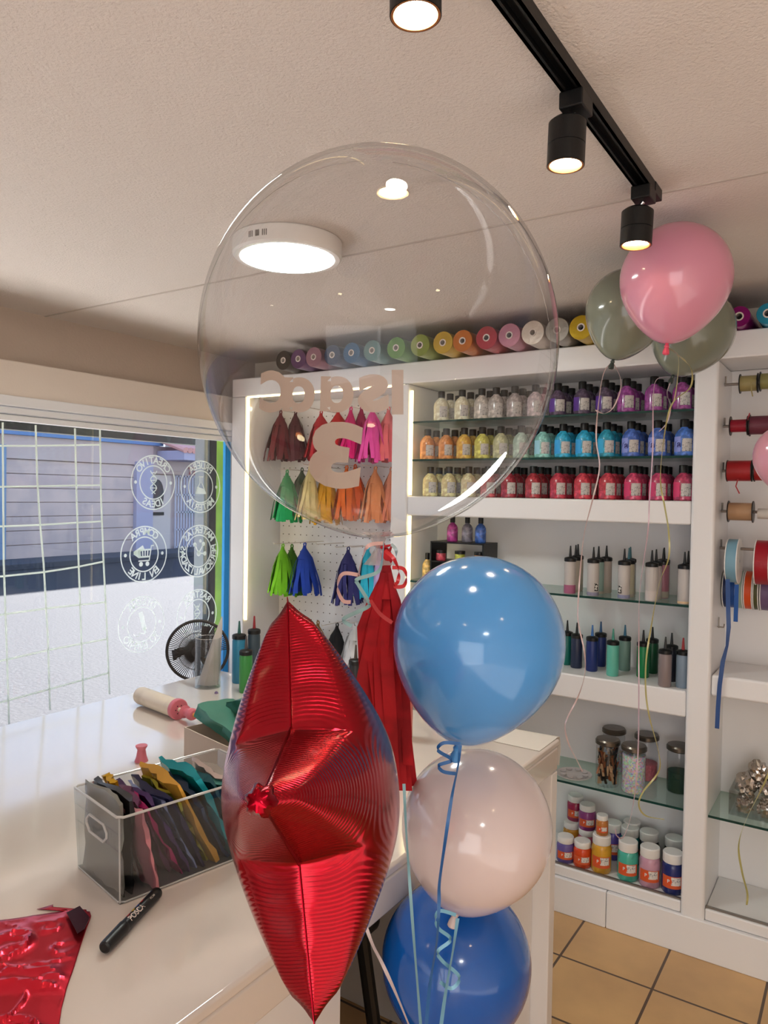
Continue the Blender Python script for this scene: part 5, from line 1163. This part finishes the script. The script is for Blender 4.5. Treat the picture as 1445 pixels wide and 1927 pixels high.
# ------------------------------------------------------------------ curling ribbons
def ribbon(pts, D, w, color, lab, side=None, rough=.3, smooth=8, start=None):
    P_ = [atd(p[0], p[1], D+(p[2] if len(p) > 2 else 0)) for p in pts]; out = []
    if start is not None: P_ = [Vector(start)]+P_[1:]
    for i in range(len(P_)-1):                      # catmull-rom
        p0 = P_[max(0, i-1)]; p1 = P_[i]; p2 = P_[i+1]; p3 = P_[min(len(P_)-1, i+2)]
        for k in range(smooth): t = k/smooth; out.append(.5*((2*p1)+(p2-p0)*t+(2*p0-5*p1+4*p2-p3)*t*t+(3*p1-p0-3*p2+p3)*t**3))
    out.append(P_[-1]); sds = []
    for i in range(len(out)):
        if side == 'flat': an = .35*sin(i*.35)+.1
        elif side == 'curl': an = i*.22
        else: an = .9*sin(i*.16)
        if side == 'curl': sds.append((UP*.85+RT*.3*sin(an)+fwd*.5*cos(an)))
        elif side == 'vert': sds.append(UP+fwd*.3)
        else: sds.append(RT*cos(an)+fwd*sin(an))
    m = mat('rib_'+color, color, rough, .15, coat=.3)
    return tag(MB().strip(out, w, sds, .0003).build('curling_ribbon', m, ang=60), lab, 'ribbon', 'curling ribbons of the balloon bouquet')
ribbon([(722, 1022), (690, 1030), (675, 1080), (677, 1085)], 1.08, .0055, 'c49c96', 'short rose ribbon loop left of the bubble neck', 'curl')
ribbon([(675, 1082), (645, 1080), (635, 1105), (645, 1130), (660, 1133)], 1.08, .0055, 'c49c96', 'open rose ribbon hook beside the navy tassel', 'vert')
ribbon([(722, 1020), (718, 1060), (708, 1078), (672, 1090), (674, 1100), (692, 1130), (692, 1142), (650, 1162), (648, 1170), (662, 1178)], 1.075, .0055, '84a8ac', 'grey blue ribbon zigzagging down left of the tassel', 'vert')
ribbon([(724, 1036), (740, 1050), (750, 1075), (748, 1095), (742, 1100)], 1.07, .0055, 'b81c24', 'red ribbon loop falling right of the bubble neck', 'curl')
ribbon([(738, 1068), (758, 1070), (765, 1085), (760, 1102), (744, 1104), (742, 1096)], 1.07, .0055, 'b81c24', 'round red ribbon loop beside the light blue balloon', 'vert')
ribbon([(697, 1130), (715, 1155), (738, 1172)], 1.07, .0055, 'a8242c', 'red ribbon end crossing the paper tassel', 'vert')
ribbon([(736, 1024), (745, 1035), (744, 1055), (738, 1062)], 1.075, .005, '98a8ac', 'small grey ribbon loop tight under the bubble neck', 'curl')
ribbon([(866, 1400), (835, 1398), (824, 1412), (850, 1430), (826, 1440), (834, 1452), (858, 1456)], 1.08, .0050, '1c5c9c', 'zigzag blue ribbon curl at the light blue balloon neck', 'vert')
ribbon([(866, 1402), (862, 1440), (850, 1500), (838, 1580), (827, 1660), (826, 1700), (822, 1770), (808, 1860), (800, 1960)], 1.05, .0050, '2060a0', 'blue ribbon running down over the white balloon')
ribbon([(858, 1722), (828, 1714), (819, 1730), (826, 1748), (848, 1768), (824, 1790), (832, 1808), (864, 1838), (850, 1860), (828, 1848)], 1.105, .0050, '6ca4bc', 'pale blue zigzag curl in front of the deep blue balloon', 'vert')
ribbon([(861, 1728), (852, 1790), (838, 1870), (826, 1960)], 1.10, .0055, '70a8c4', 'pale blue ribbon running straight down from the white balloon')
ribbon([(760, 1475), (764, 1560), (770, 1650), (778, 1760), (786, 1860), (794, 1960)], 1.07, .0045, '7ca8b4', 'grey blue ribbon left of the white balloon')
ribbon([(689, 1745), (702, 1780), (720, 1815), (745, 1870), (778, 1950)], 1.06, .0050, 'c4b4b4', 'white ribbon running diagonally from the star balloon')
# ribbons of the ceiling balloons
def tie(nk_, pts, D, w, color, lab): 
    o = ribbon(pts, D, w, color, lab, start=nk_); o['group'] = 'ribbons of the floating balloons'; return o
tie(nkS, [(1150, 684), (1165, 705), (1168, 730), (1155, 765), (1138, 778), (1120, 772)], DS, .004, 'c8b0b2', 'pink ribbon loop under the left grey green balloon')
tie(nkS, [(1148, 684), (1135, 705), (1124, 780), (1122, 830), (1128, 880), (1115, 940), (1100, 1000), (1093, 1060), (1088, 1130), (1088, 1170), (1100, 1230), (1100, 1270), (1088, 1310), (1068, 1350), (1063, 1370), (1070, 1400), (1085, 1430), (1096, 1452)], DS, .0042, 'ccb4b4', 'long pink ribbon falling from the left grey green balloon')
tie(nkG, [(1246, 697), (1235, 715), (1229, 760), (1228, 850), (1222, 940), (1219, 1000), (1204, 1110), (1202, 1200), (1202, 1300), (1201, 1400), (1196, 1480), (1186, 1540), (1172, 1576), (1160, 1572), (1158, 1560)], DG, .0042, 'ccb0bc', 'lilac ribbon falling from the right grey green balloon')
tie(nkG, [(1247, 698), (1255, 740), (1262, 765), (1255, 795), (1240, 812)], DG, .004, 'd0b8c0', 'short lilac ribbon loop right of the long one')
tie(nkP, [(1262, 655), (1290, 680), (1302, 700), (1298, 730), (1268, 755), (1255, 790), (1245, 860), (1243, 910), (1250, 950), (1258, 1000), (1258, 1050), (1240, 1100), (1225, 1180), (1216, 1240), (1215, 1300), (1222, 1350), (1238, 1410), (1240, 1450), (1210, 1490), (1202, 1515), (1215, 1535), (1250, 1542)], 2.02, .0045, 'a8a068', 'long olive yellow ribbon falling from the pink balloon')
tie(nkP, [(1272, 640), (1276, 670), (1274, 720), (1268, 755)], 2.02, .003, 'b4ac78', 'thin yellow ribbon beside the pink balloon knot')
tie(nkR, [(1482, 925), (1478, 1050), (1470, 1200), (1462, 1330), (1455, 1420), (1440, 1470), (1405, 1540), (1390, 1590), (1396, 1640), (1406, 1680), (1405, 1703)], 1.9, .005, 'a8a468', 'yellow ribbon hanging in front of the right bay')
